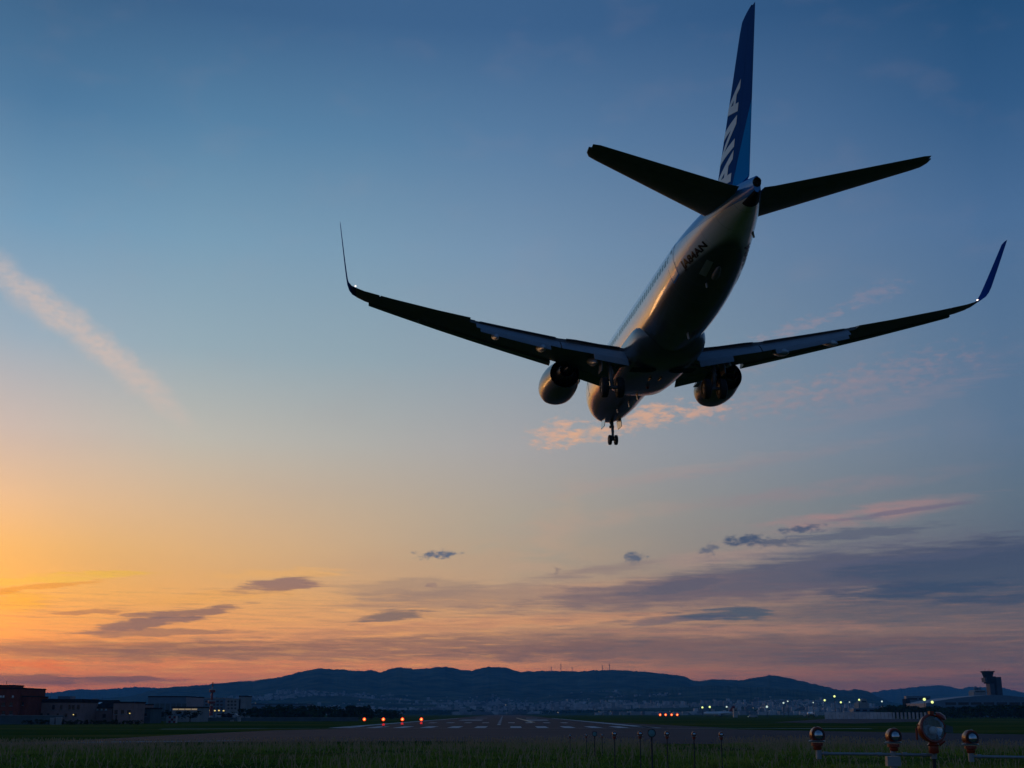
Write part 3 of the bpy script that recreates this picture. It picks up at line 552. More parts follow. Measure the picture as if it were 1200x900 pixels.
hall('terminal_building', 'long blue grey terminal with sweeping curved roof below the tower', [(1085, 824), (1100, 821), (1120, 818), (1145, 815.5), (1165, 814.2), (1182, 815.2), (1200, 817), (1260, 820)], 1180, 60, M['bluem'], [(1108 + 15 * k, 1120 + 15 * k, 823, 826) for k in range(8)])
hall('pier_building', 'flat topped blue grey pier building left of the terminal', [(1062, 815.6), (1090, 815.6)], 1300, 8, M['bluem'], [(1064, 1075, 818, 820), (1077, 1088, 818, 820)])
hall('dark_service_block', 'small dark cubic service block at the pier building', [(1061, 819), (1066.5, 818.6)], 1240, 10, M['roofd'], [(1062, 1065.5, 821, 822.5)])
r = hall('rooftop_building', 'pale stepped upper building at the foot of the control tower', [(1141, 810.5), (1143, 808.6), (1154.5, 808.6), (1155.5, 810.5)], 1230, 14, M['concrete'], [(1143, 1154, 810, 811)])
p = at(1145.5, 803.5, 1230) - r.location; q = at(1144, 808.6, 1230) - r.location
MB().lathe([(0, 1.2), (1.6, 1.7), (3.2, 1.3), (3.8, .2)], (p.x, 6, q.z), (0, 0, 1), 12, True).build('radar_dome', M['bluem'], r)
MB().box(p.x + 1.5, p.x + 4.5, 4, 8, q.z, q.z + 2.2).build('roof_box', M['bluem'], r)
hall('cargo_shed', 'long pale blue cargo shed behind the blast fence', [(1000, 831), (1001, 830), (1036, 829), (1037, 830)], 1000, 10, M['bluem'], [(1003 + 8 * k, 1008 + 8 * k, 831.5, 833.5) for k in range(4)])
hall('domed_building', 'pale building with a rounded top left of the far hill gap', [(1006, 824), (1009, 822.5), (1010.5, 819.5), (1013, 818.6), (1015.5, 819.5), (1016.5, 823), (1018, 824)], 1500, 20, M['concrete'], [(1010, 1015, 821.5, 823)])
# blast fence: panels and posts
Yf = 780.; a, b_ = at(966.5, 840, Yf), at(1046, 840, Yf); h0 = at(1000, 834.6, Yf).z
r = empty('blast_fence', ((a.x + b_.x) / 2, Yf, 0), 'long pale blast fence of upright panels on the right grass', 'fence'); w = b_.x - a.x
for k in range(18):
    x0 = -w / 2 + k * w / 18; MB().add([(x0 + .1, 0, 0), (x0 + w / 18 - .1, 0, 0), (x0 + w / 18 - .1, 1.0, h0), (x0 + .1, 1.0, h0), (x0 + .1, .25, 0), (x0 + w / 18 - .1, .25, 0), (x0 + w / 18 - .1, 1.25, h0), (x0 + .1, 1.25, h0)],
        [(0, 1, 2, 3), (7, 6, 5, 4), (0, 4, 5, 1), (1, 5, 6, 2), (2, 6, 7, 3), (3, 7, 4, 0)]).build('panel', M['fence'], r)
a2, b2 = at(1046.5, 840, Yf), at(1088, 840, Yf); r = empty('post_fence', ((a2.x + b2.x) / 2, Yf, 0), 'open fence of separate upright slabs continuing the blast fence to the right', 'fence'); w = b2.x - a2.x
for k in range(9): MB().box(-w / 2 + k * w / 9, -w / 2 + (k + .5) * w / 9, 0, .4, 0, h0 * .97).build('slab', M['fence'], r)
MB().box(-w / 2, w / 2, .45, .6, h0 * .5, h0 * .56).build('rail', M['post'], r)

# apron floodlights
def flood(u, v, Y, m, lab, rad=.95):
    a = at(u, v, Y); r = empty('apron_floodlight', (a.x, Y, 0), lab, 'floodlight', 'lit floodlight masts around the right apron')
    MB().tube([(0, 0, 0), (0, 0, a.z + .4)], [.35, .18], 8).build('pole', M['post'], r)
    MB().lathe([(-.5, rad * .5), (-.2, rad), (.2, rad), (.5, rad * .5)], (0, -.5, a.z), (0, 1, 0), 14, True).build('lamp_head', m, r)
for u, v, Y, m, lab, q in ((823, 829, 1250, 'flood', 'yellowish floodlight at the left end of the parked white jet', .9), (831.6, 828.4, 1250, 'flood', 'yellowish floodlight above the middle of the parked white jet', .95),
    (851.5, 828.3, 1250, 'floodw', 'pale floodlight above the red tail of the parked jet', .8), (898.6, 828.2, 1150, 'floodw', 'pale floodlight right of the white service van', .95),
    (918, 823.7, 1300, 'floodw', 'lower of two close white floodlights left of the blast fence', .85), (923, 821.8, 1350, 'floodw', 'upper of two close white floodlights left of the blast fence', .7),
    (952.8, 823.3, 1500, 'floodw', 'faint white floodlight above the lone aircraft tail', .6), (966.2, 820.6, 1250, 'flood', 'yellow floodlight above the left end of the blast fence', .95),
    (977.7, 816, 1200, 'flood', 'highest of the yellow floodlights, against the dark hill', .95), (985.2, 823, 1200, 'flood', 'yellow floodlight low right of the highest one', .85),
    (995.3, 822.8, 1500, 'floodw', 'faint white floodlight between the yellow ones', .6), (1006.6, 820.1, 1250, 'flood', 'yellow floodlight left of the domed building', .9), (1033.3, 822, 1300, 'floodw', 'pale floodlight above the cargo shed', .8),
    (1083, 819.6, 1100, 'flood', 'large yellow floodlight, left of the two by the pier building', 1.2), (1092.2, 822.8, 1050, 'flood', 'large yellow floodlight, right of the two by the pier building', 1.1)):
    flood(u, v, Y, M[m], lab, q)

# parked jets far off
def parked_jet(loc, rot, fin_m, label, L_=30.):
    r = empty('parked_airliner', loc, label, 'aircraft', None, rot); q = L_ / 30
    st = [(-15, .05, 3.6), (-14.2, .9, 3.4), (-12, 1.6, 3.3), (8, 1.7, 3.3), (12, 1.0, 3.9), (15, .15, 4.6)]
    MB().loft([[(x * q, rr_ * q * math.cos(t), (z_ + rr_ * math.sin(t)) * q) for t in [2 * math.pi * k / 14 for k in range(14)]] for x, rr_, z_ in st]).build('fuselage', M['white'], r, True)
    fp = [(9, 4.9), (12.5, 9.8), (15.2, 9.8), (14, 4.6)]; MB().loft([[(x * q, -.15, z_ * q) for x, z_ in fp], [(x * q, .15, z_ * q) for x, z_ in fp]]).build('fin', fin_m, r)
    for s_ in (-1, 1):
        wp = [(-3, 1.5), (3.5, 1.5), (7, 13.5), (5.6, 13.5)]; MB().loft([[(x * q, s_ * y * q, (2.5 + .09 * y) * q) for x, y in wp], [(x * q, s_ * y * q, (2.8 + .09 * y) * q) for x, y in wp]]).build('wing', M['grey'], r)
        MB().lathe([(-1.6, .75), (-1.4, .95), (0, 1.0), (1.6, .7)], (-1.5 * q, s_ * 5 * q, 1.9 * q), (1, 0, 0), 12, True).build('engine', M['grey'], r, True)
        hp = [(11, .8), (14, .8), (15.4, 5), (14.2, 5)]; MB().loft([[(x * q, s_ * y * q, 4.6 * q) for x, y in hp], [(x * q, s_ * y * q, 4.75 * q) for x, y in hp]]).build('horizontal_stabilizer', M['grey'], r)
        MB().tube([(1.5 * q, s_ * 2.4 * q, 0), (1.5 * q, s_ * 2.4 * q, 2.6 * q)], .3, 8).build('main_gear', M['post'], r)
    MB().tube([(-11 * q, 0, 0), (-11 * q, 0, 2.4 * q)], .25, 8).build('nose_gear', M['post'], r)
p = at(843, 836, 1180); parked_jet((p.x, 1180, 0), R(8), M['towerred'], 'parked white airliner with a red tail fin, far right of the runway', 30)
p = at(950, 836, 1000); parked_jet((p.x, 1000, 0), R(70), M['white'], 'parked dark bodied airliner with pale slanted tail beside the blast fence', 27)
p = at(882, 838.5, 1020); r = van((p.x, 1020, 0), 7.0, 'white service van with lit front on the far right grass', True, R(180))
MB().lathe([(0, .25), (.1, .25)], (3.5, -.6, .9), (1, 0, 0), 10, True).build('headlight', M['floodw'], r)
p = at(862.5, 836, 1090); r, w, h = house('pale_kiosk', 'small beige kiosk right of the parked white jet', 'kiosk', 860, 864.5, 830, 1090, 4, M['towerwhite'], M['roofd'], .3)
panes(r, (861,), 831.5, 833, 2.4, 1090, M['win'], 'window', False)

# ------------------------------------------------------------------ trees
def crown_mesh(seed, n=420, rx=1, rz=1):
    r = np.random.default_rng(seed); mb = MB(); cl = [(r.normal(0, .42), r.normal(0, .42), r.uniform(.3, 1.05), r.uniform(.22, .42)) for _ in range(9)]
    for _ in range(n):
        c = cl[r.integers(len(cl))]; d = r.normal(size=3); d /= np.linalg.norm(d); q = c[3] * r.random() ** .33
        p = Vector((c[0] + d[0] * q, c[1] + d[1] * q, c[2] + d[2] * q * .8)); a = Vector(r.normal(size=3)).normalized(); b2_ = a.orthogonal().normalized(); s_ = r.uniform(.05, .12)
        mb.add([p - a * s_, p + b2_ * s_ * .7, p + a * s_, p - b2_ * s_ * .7], [(0, 1, 2, 3)])
    return mb
crowns = []
for k in range(4):
    me = crown_mesh(50 + k).build('crown', M['leaf'], recalc=False); crowns.append(me.data); bpy.data.objects.remove(me)
tr = MB().tube([(0, 0, 0), (.02, 0, .3), (0, .02, .7)], [.05, .04, .02], 7)
for sx, sy in ((.3, .1), (-.28, .12), (.05, -.3)): tr.tube([(0, 0, .35), (sx * .6, sy * .6, .6), (sx, sy, .8)], [.028, .018, .008], 5)
tmp = tr.build('trunk', M['bark']); trunk = tmp.data; bpy.data.objects.remove(tmp)
def tree(x, y, h, w, label, group):
    r = empty('broadleaf_tree', (x, y, -.1), label, 'tree', group, random.uniform(0, 6))
    c = bpy.data.objects.new('crown', random.choice(crowns)); COL.objects.link(c); c.parent = r; c.scale = (w, w, h * .86); c.location = (0, 0, 0)
    t = bpy.data.objects.new('trunk', trunk); COL.objects.link(t); t.parent = r; t.scale = (w, w, h * .86)
def row(n, u0, u1, Y0, Y1, vtop, lab, group):
    for k in range(n):
        u = u0 + (u1 - u0) * (k + random.uniform(.2, .8)) / n; Y = random.uniform(Y0, Y1); v = vtop(u) + random.uniform(-.8, 1.6)
        tp = at(u, v, Y); h = max(1.2, tp.z); tree(tp.x, Y, h / .98, h * random.uniform(.95, 1.4), lab, group)
row(34, 285, 470, 600, 950, lambda u: 829 + 2.4 * math.sin(u * .21) * math.sin(u * .083) + (u > 400) * (u - 400) * .05, 'dark leafy tree in the low tree line left of the runway', 'trees of the low line left of the runway')
row(20, 28, 168, 386, 397, lambda u: 843.2, 'dark low shrub growing along the front of the left buildings', 'shrubs in front of the left buildings')
row(16, 85, 240, 500, 580, lambda u: 832, 'dark leafy tree among the low buildings on the left', 'trees among the left buildings')
row(52, 1034, 1240, 820, 980, lambda u: 828.6 - (u > 1150) * 1.5 - 2.0 * math.exp(-((u - 1060) / 18) ** 2), 'dark leafy tree in the dense row behind the right grass', 'trees of the dense row behind the right grass')
# far wood across the runway's end: one dark mass
wd = MB(); r_ = np.random.default_rng(12)
for k in range(9000):
    u = r_.uniform(440, 1010); Y = r_.uniform(3050, 3300); top = at(u, 832.6 + 1.2 * mnoise.noise(Vector((u * .05, 3, 1))) + (u > 900) * 1.0, Y).z
    q = at(u, 836, Y); zz = r_.random() ** .7 * top; s_ = r_.uniform(1.5, 3.5); a = Vector(r_.normal(size=3)).normalized(); b2_ = a.orthogonal().normalized(); p = Vector((q.x, Y, zz))
    wd.add([p - a * s_, p + b2_ * s_, p + a * s_, p - b2_ * s_], [(0, 1, 2, 3)])
tag(wd.build('far_wood', M['leaf'], recalc=False), 'low dark wood across the far end of the runway', 'wood', None, 'stuff')
# mixed roofs of the town at the runway's far end, below the hills
tw = MB()
for k in range(900):
    u = r_.uniform(200, 1060); Y = r_.uniform(2700, 3300) if not 470 < u < 700 else r_.uniform(3350, 3600); p = at(u, 836, Y); w = r_.uniform(6, 20); h = r_.uniform(3, 8)
    tw.box(p.x - w / 2, p.x + w / 2, Y, Y + r_.uniform(8, 14), 0, h)
tag(tw.build('valley_town', tm, recalc=False), 'crowded low houses in the valley between the airfield and the hills', 'town', None, 'stuff')

# ------------------------------------------------------------------ grass in front
def grass():
    n = 46000; Y = 58 + (150 - 58) * rng.random(n) ** .8; X = (rng.random(n) * 2 - 1) * (Y * .47 + 6)
    edge = 138 + 5 * np.sin(X * .07) + 3 * np.sin(X * .23 + 1) + .06 * X - .0009 * (X + 20) ** 2
    keep = Y < edge; X, Y = X[keep], Y[keep]; V = []; Fc = []; V2 = []; F2 = []
    patch = np.array([mnoise.noise(Vector((x * .08, y * .05, 2))) for x, y in zip(X, Y)])
    tall = np.clip((Y - 96) / 34, 0, 1)
    for x, y, p, t in zip(X, Y, patch, tall):
        if p < -.30 and random.random() < .7: continue
        for q in range(3):
            h = (.10 + .16 * random.random()) * (1 + 1.1 * p) + .06 * t; w = random.uniform(.015, .04); a = random.uniform(0, math.pi); dx, dy = math.cos(a) * w, math.sin(a) * w
            lx, ly = random.gauss(0, .12), random.gauss(0, .12); bx, by = x + random.gauss(0, .12), y + random.gauss(0, .12); o = len(V)
            V += [(bx - dx, by - dy, 0), (bx + dx, by + dy, 0), (bx + lx, by + ly, h)]; Fc.append((o, o + 1, o + 2))
        if random.random() < .07 + .42 * t * (p > -.25):
            h = random.uniform(.45, 1.0) * (1 + .35 * p); lx, ly = random.gauss(0, .12), random.gauss(0, .12); o = len(V2); w = .014
            V2 += [(x - w, y, 0), (x + w, y, 0), (x + lx + w, y + ly, h * .7), (x + lx - w, y + ly, h * .7), (x + lx * 1.3 - .035, y + ly, h * .8), (x + lx * 1.3 + .035, y + ly, h * .8), (x + lx * 1.7, y + ly, h)]
            F2 += [(o, o + 1, o + 2, o + 3), (o + 3, o + 2, o + 5, o + 4), (o + 4, o + 5, o + 6)]
    gm = mat('grass_blades', (.11, .20, .02), .9, rgb2=(.34, .36, .06), vscale=.16); sm = mat('dry_seed_stalks', (.42, .27, .15), .9, rgb2=(.55, .37, .22), vscale=.4)
    tag(MB().add(V, Fc).build('meadow_grass', gm, recalc=False), 'rough green grass along the bottom of the picture', 'grass', None, 'stuff')
    tag(MB().add(V2, F2).build('seeding_grass', sm, recalc=False), 'tall brownish seeding grass stalks along the edge of the pavement', 'grass', None, 'stuff')
grass()

# ------------------------------------------------------------------ runway lights
def papi(u, v, Y, lab, group, sc=1.0):
    a = at(u, v, Y); r = empty('slope_indicator_light', (a.x, Y, 0), lab, 'runway light', group)
    hb = a.z
    MB().box(-.7, .7, -.2, .9, hb - .38, hb + .38).build('housing', M['orange'], r)
    for x in (-.5, .5): MB().tube([(x, .3, 0), (x, .3, hb - .38)], .06, 6).build('leg', M['post'], r)
    MB().lathe([(0, .60 * sc), (.12, .62 * sc), (.13, .30 * sc)], (0, -.37, hb), (0, 1, 0), 20, False).build('lens', M['red'], r)
    MB().lathe([(0, .02), (.0, .34 * sc), (.05, .34 * sc)], (0, -.40, hb), (0, 1, 0), 18, True).build('lens', M['redcore'], r)
for k, (u, w) in enumerate(zip((427, 449.3, 471.6, 493.8), ('leftmost', 'second from left', 'third from left', 'nearest the runway'))):
    papi(u, 842.9, 560, 'glowing red slope light in the grass left of the runway, ' + w + ' of four', 'red slope lights left of the runway', 1.15)
for k, (u, w) in enumerate(zip((773.5, 780, 787, 793.6), ('leftmost', 'second from left', 'third from left', 'rightmost'))):
    papi(u, 837.6, 1300, 'small red slope light far right of the runway, ' + w + ' of four', 'red slope lights far right of the runway', 1.9)
for (u, v, w) in ((449.3, 850.9, 'left'), (471.2, 849.6, 'middle'), (493.6, 848.9, 'right')):  # added lamps standing in for red spots below the slope lights
    p = gnd(u, v + .8); r = empty('added_red_spot', p, 'added dim red spot at the runway threshold, ' + w + ' one of three', 'runway light', 'added dim red spots')
    MB().lathe([(0, .25), (.1, .25), (.12, .08), (.3, .08)], (0, 0, 0), (0, 0, 1), 10, True).build('base', M['post'], r); MB().lathe([(.3, .1), (.32, .34), (.7, .34), (.85, .1)], (0, 0, 0), (0, 0, 1), 12, True).build('lens', M['reddim'], r)

# ------------------------------------------------------------------ approach lights
def par_lamp(parent, c, k=1.0, yaw=0.0, neck=True):          # small dome housing with a round lens facing up the approach
    c = Vector(c); ca, sa = math.cos(yaw), math.sin(yaw)
    def rot(p): p = Vector(p) * k; return c + Vector((p.x * ca - p.y * sa, p.x * sa + p.y * ca, p.z))
    rings = []
    for y, s_ in ((-.085, 1.0), (-.06, 1.06), (.03, 1.0), (.10, .78), (.15, .40)):
        ring = []
        for q in range(24):
            t = 2 * math.pi * q / 24; x, z_ = math.cos(t) * .098 * s_, math.sin(t) * .115 * s_
            if z_ < -.07: z_ = -.07
            ring.append(rot((x, y, z_)))
        rings.append(ring)
    h = MB().loft(rings).build('lamp_housing', M['orange'], parent, True)
    f = rot((0, -.10, .012)) ; ax = Vector((sa, -ca, .22))
    MB().lathe([(-.02, .078 * k), (.012, .080 * k), (.012, .066 * k)], f, ax, 24).build('lens_ring', M['black'], h, True)
    MB().lathe([(-.02, .068 * k), (.002, .066 * k), (.018, .045 * k), (.026, .012 * k)], f, ax, 24, True).build('lens', M['lens'], h, True)
    MB().lathe([(0, .108 * k), (.012 * k, .122 * k), (.022 * k, .105 * k)], c + Vector((0, 0, -.095 * k)), (0, 0, 1), 24, True).build('brim', M['pipe'], h, True)
    if neck: MB().lathe([(0, .052 * k), (.012 * k, .060 * k), (.05 * k, .06 * k), (.06 * k, .085 * k), (.10 * k, .085 * k)], c + Vector((0, 0, -.205 * k)), (0, 0, 1), 18, True).build('neck', M['orange'], h, True)
    return h
def strobe(parent, c, k=1.0, yaw=.25):
    c = Vector(c); ax = Vector((math.sin(yaw), -math.cos(yaw), .16)).normalized()
    h = MB().lathe([(-.20, .03), (-.19, .10), (-.12, .17), (-.02, .205), (.03, .212), (.05, .200), (.05, .180)], c, ax, 32).build('lamp_housing', M['orange'], parent, True)
    MB().lathe([(-.02, .186), (.018, .186), (.018, .172)], c + ax * .03, ax, 32).build('lens_ring', M['black'], h, True)
    MB().lathe([(.0, .176), (-.03, .15), (-.07, .10), (-.09, .03), (-.092, .001)], c + ax * .05, ax, 32).build('reflector', M['lens'], h, True)
    MB().lathe([(-.02, .055), (.03, .05), (.05, .02)], c + ax * .0 + Vector((.01, 0, -.02)), ax, 16, True).build('flash_bulb', M['skylight'], h, True)
    gl = mat('strobe_glass', (.75, .8, .82), .04); b = gl.node_tree.nodes['Principled BSDF']; b.inputs['Transmission Weight'].default_value = .85; b.inputs['IOR'].default_value = 1.1
    MB().lathe([(0, .178), (.022, .14), (.034, .07), (.037, .002)], c + ax * .052, ax, 32).build('lens', gl, h, True)
    MB().tube([c + Vector((-.205, 0, .06)), c + Vector((-.235, -.01, .0)), c + Vector((-.235, -.01, -.16))], .016, 8).build('side_bracket', M['orange'], h)
    MB().box(c.x - .03, c.x + .03, c.y - .05, c.y + .04, c.z + .205, c.z + .25).build('top_lug', M['orange'], h)
    MB().lathe([(0, .07), (.03, .09), (.06, .05)], c + Vector((.11, -.06, .16)), Vector((.5, -.3, .8)), 12, True).build('top_cap', M['orange'], h, True)
    MB().add([c + Vector((.17, -.06, -.05)), c + Vector((.29, -.05, -.06)), c + Vector((.30, -.03, .03)), c + Vector((.2, -.04, .06)), c + Vector((.17, -.04, -.05)), c + Vector((.29, -.03, -.06)), c + Vector((.30, -.01, .03)), c + Vector((.2, -.02, .06))],
             [(0, 1, 2, 3), (7, 6, 5, 4), (0, 4, 5, 1), (1, 5, 6, 2), (2, 6, 7, 3), (3, 7, 4, 0)]).build('side_visor', M['wall'], h)
    MB().tube([c + Vector((.06, -.08, -.22)), c + Vector((.14, -.12, -.17))], [.03, .012], 8).build('lock_lever', M['orange'], h)
    MB().lathe([(0, .065), (.02, .075), (.10, .07), (.12, .09), (.16, .05)], c + Vector((0, 0, -.35)), (0, 0, 1), 18, True).build('neck', M['orange'], h, True)
YB = 19.0
a = at(959.5, 883.2, YB); b_ = at(1046.5, 884, YB); c_ = at(1094, 885, YB + .1)
root = empty('approach_light_bar', (b_.x, b_.y, 0), 'pipe frame of approach lights with one large and two small orange lamps', 'approach light', 'approach light bars in the right foreground')
L = lambda p: Vector(p) - Vector((b_.x, b_.y, 0))
al, bl, cl = L(a), L(b_), L(c_)
MB().tube([al + Vector((.03, 0, 0)), bl - Vector((.02, 0, 0))], .021, 14).build('crossbar', M['pipe'], root, True)
MB().tube([bl + Vector((.02, 0, 0)), cl], .021, 14).build('crossbar', M['pipe'], root, True)
for p in (al + Vector((.10, 0, 0)), bl - Vector((.20, 0, 0)), bl + Vector((.17, 0, .0)), cl - Vector((.14, 0, 0))):
    MB().tube([p - Vector((.035, 0, 0)), p + Vector((.035, 0, 0))], .029, 14).build('pipe_coupling', M['pipe'], root, True)
MB().tube([al + Vector((0, 0, -.075)), al + Vector((0, 0, .055))], .042, 16).build('end_post', M['pipe'], root, True)
MB().tube([bl + Vector((0, 0, -.02)), bl + Vector((0, 0, .075))], .040, 16).build('lamp_post', M['pipe'], root, True)
MB().box(bl.x - .105, bl.x + .085, -.07, .06, bl.z - .165, bl.z - .028).build('junction_box', M['pipe'], root)
MB().tube([(bl.x, 0, 0), (bl.x, 0, bl.z - .166)], .055, 16).build('post', M['pipe'], root, True)
MB().tube([cl + Vector((0, 0, -.05)), cl + Vector((0, 0, .05))], .05, 16).build('lamp_post', M['pipe'], root, True)
MB().tube([(cl.x, cl.y, 0), (cl.x, cl.y, cl.z - .05)], .03, 12).build('post', M['post'], root, True)
par_lamp(root, L(at(957.0, 861.5, YB)), 1.02, .05); par_lamp(root, L(at(1046.3, 863.0, YB)), 1.02, .12); strobe(root, L(at(1092.2, 854.0, YB)), 1.0, .22)
d_ = at(1138, 886.5, YB); e_ = at(1290, 889, YB); g_ = at(1240, 888, YB)
r2 = empty('approach_light_bar', (g_.x, g_.y, 0), 'pipe frame with a single small orange lamp, cut by the right edge', 'approach light', 'approach light bars in the right foreground')
L2 = lambda p: Vector(p) - Vector((g_.x, g_.y, 0))
MB().tube([L2(d_), L2(e_)], .021, 14).build('crossbar', M['pipe'], r2, True)
MB().tube([L2(d_) + Vector((.08, 0, 0)), L2(d_) + Vector((.15, 0, 0))], .030, 14).build('pipe_coupling', M['pipe'], r2, True)
MB().tube([L2(d_) + Vector((0, 0, -.075)), L2(d_) + Vector((0, 0, .055))], .042, 16).build('end_post', M['pipe'], r2, True)
MB().tube([(0, 0, 0), (0, 0, L2(g_).z)], .05, 14).build('post', M['pipe'], r2, True)
par_lamp(r2, L2(at(1136.4, 865.2, YB)), 1.02, .1)
# rows farther off
def pole_lamp(u, v, Y, k, label, group):
    c = at(u, v, Y); r = empty('approach_light', (c.x, c.y, 0), label, 'approach light', group)
    MB().tube([(0, 0, 0), (0, 0, c.z - .2 * k)], .024, 10).build('pole', M['post'], r, True); par_lamp(r, (0, 0, c.z), k, .05)
def pole_strobe(u, v, Y, label, group, k=.9):
    c = at(u, v, Y); r = empty('approach_flasher', (c.x, c.y, 0), label, 'approach light', group); ax = Vector((0, -1, .16))
    h = MB().lathe([(-.14, .06), (-.08, .14), (.0, .19 * k), (.04, .19 * k), (.04, .155 * k)], (0, 0, c.z), ax, 24).build('lamp_housing', M['post'], r, True)
    MB().lathe([(.03, .150 * k), (.05, .10 * k), (.055, .01)], (0, 0, c.z), ax, 24, True).build('lens', M['teal'], h, True)
    MB().tube([(0, .06, 0), (0, .06, c.z - .1)], .04, 10).build('pole', M['post'], r, True)
G1 = 'slim approach lights on poles in the middle row'; Y1 = 58.
for u, v, lab in ((720, 860, 'small orange approach light on a slim pole, leftmost of the middle row'), (750, 859.8, 'small orange approach light on a slim pole, just left of the large round flasher'), (781.5, 860, 'small orange approach light on a slim pole, just right of the large round flasher'),
                  (813, 860.4, 'small orange approach light on a slim pole, second from the right of the middle row'), (845, 861, 'small orange approach light on a slim pole, rightmost of the middle row')):
    pole_lamp(u, v, Y1, 1.05, lab, G1)
pole_strobe(763.6, 859.2, Y1, 'large round flasher with pale teal lens in the middle row', G1, 1.0)
G2 = 'faint approach lights of the far row'
for u, v, lab in ((668, 862, 'faint small approach light, leftmost of the far row'), (687, 861.6, 'faint small approach light, left of the far round flasher'), (705.5, 861.4, 'faint small approach light, right of the far round flasher')):
    pole_lamp(u, v, 100, 1.0, lab, G2)
pole_strobe(696.8, 860.2, 100, 'faint round flasher with dim teal lens in the far row', G2, 1.05)

# ------------------------------------------------------------------ the airliner, coming in to land
ORG = (19.6, 0.0, -4.1)                              # frame stations are measured aft from the nose; origin under the main wheels
def S(s, y, z): return Vector((-y, -(s - ORG[0]), z - ORG[2]))   # y positive to the aircraft's left
plane = empty('airliner', (0, 0, 0), 'twin engined white and blue airliner landing overhead with wheels and flaps down', 'airliner')
def pose():
    yaw, pit, rol = 0.09971, -0.02897, -0.01124; t = Vector((85.27653, -6.36606, 21.4857))
    Rm = Matrix.Rotation(yaw, 3, 'Z') @ Matrix.Rotation(pit, 3, 'Y') @ Matrix.Rotation(rol, 3, 'X')
    C_ = Matrix(((0, -1, 0), (1, 0, 0), (0, 0, 1)))
    o = Rm @ Vector((-ORG[0], 0, ORG[2])) + t
    plane.matrix_world = Matrix.Translation(C_ @ o + Vector((0, 0, CAM_H))) @ (C_ @ Rm @ C_.transposed()).to_4x4()
pose()
ST_ = [0, .12, .4, 1, 2, 3, 4, 6, 8, 12, 18, 22, 24, 26, 28, 30, 32, 34, 36, 37.3, 38.05]
TOP = [-.62, -.36, -.05, .42, .98, 1.5, 1.72, 1.87, 1.88, 1.88, 1.88, 1.88, 1.88, 1.88, 1.88, 1.88, 1.86, 1.78, 1.60, 1.36, 1.18]
BOT = [-.66, -.95, -1.28, -1.70, -2.02, -2.18, -2.24, -2.24, -2.20, -2.18, -2.18, -2.18, -2.14, -2.02, -1.76, -1.34, -.84, -.32, .08, .30, .46]
HW = [.01, .32, .62, 1.0, 1.38, 1.62, 1.76, 1.88, 1.88, 1.88, 1.88, 1.88, 1.88, 1.87, 1.82, 1.72, 1.50, 1.18, .76, .40, .16]
def pchip(x, y):
    x = np.array(x, float); y = np.array(y, float); h = np.diff(x); d = np.diff(y) / h; m = np.zeros_like(y)
    for i in range(1, len(x) - 1):
        if d[i - 1] * d[i] > 0: w1, w2 = 2 * h[i] + h[i - 1], h[i] + 2 * h[i - 1]; m[i] = (w1 + w2) / (w1 / d[i - 1] + w2 / d[i])
    m[0], m[-1] = d[0], d[-1]
    def f(q):
        i = min(max(int(np.searchsorted(x, q) - 1), 0), len(h) - 1); t = (q - x[i]) / h[i]
        return float((2 * t ** 3 - 3 * t ** 2 + 1) * y[i] + (t ** 3 - 2 * t ** 2 + t) * h[i] * m[i] + (-2 * t ** 3 + 3 * t ** 2) * y[i + 1] + (t ** 3 - t ** 2) * h[i] * m[i + 1])
    return f
fT, fB, fW = pchip(ST_, TOP), pchip(ST_, BOT), pchip(ST_, HW)
def skin(s, ang, off=0.0):                            # ang 0 = top, 90 = left, 180 = belly
    t, b, w = fT(s), fB(s), fW(s); zc = (t + b) / 2 + .15 * min(1, w / 1.88) * (t - b) / 4.06
    c, sn = math.cos(ang), math.sin(ang); r = (t - zc) if c > 0 else (zc - b)
    return S(s, (w + off) * sn, zc + (r + off) * c)
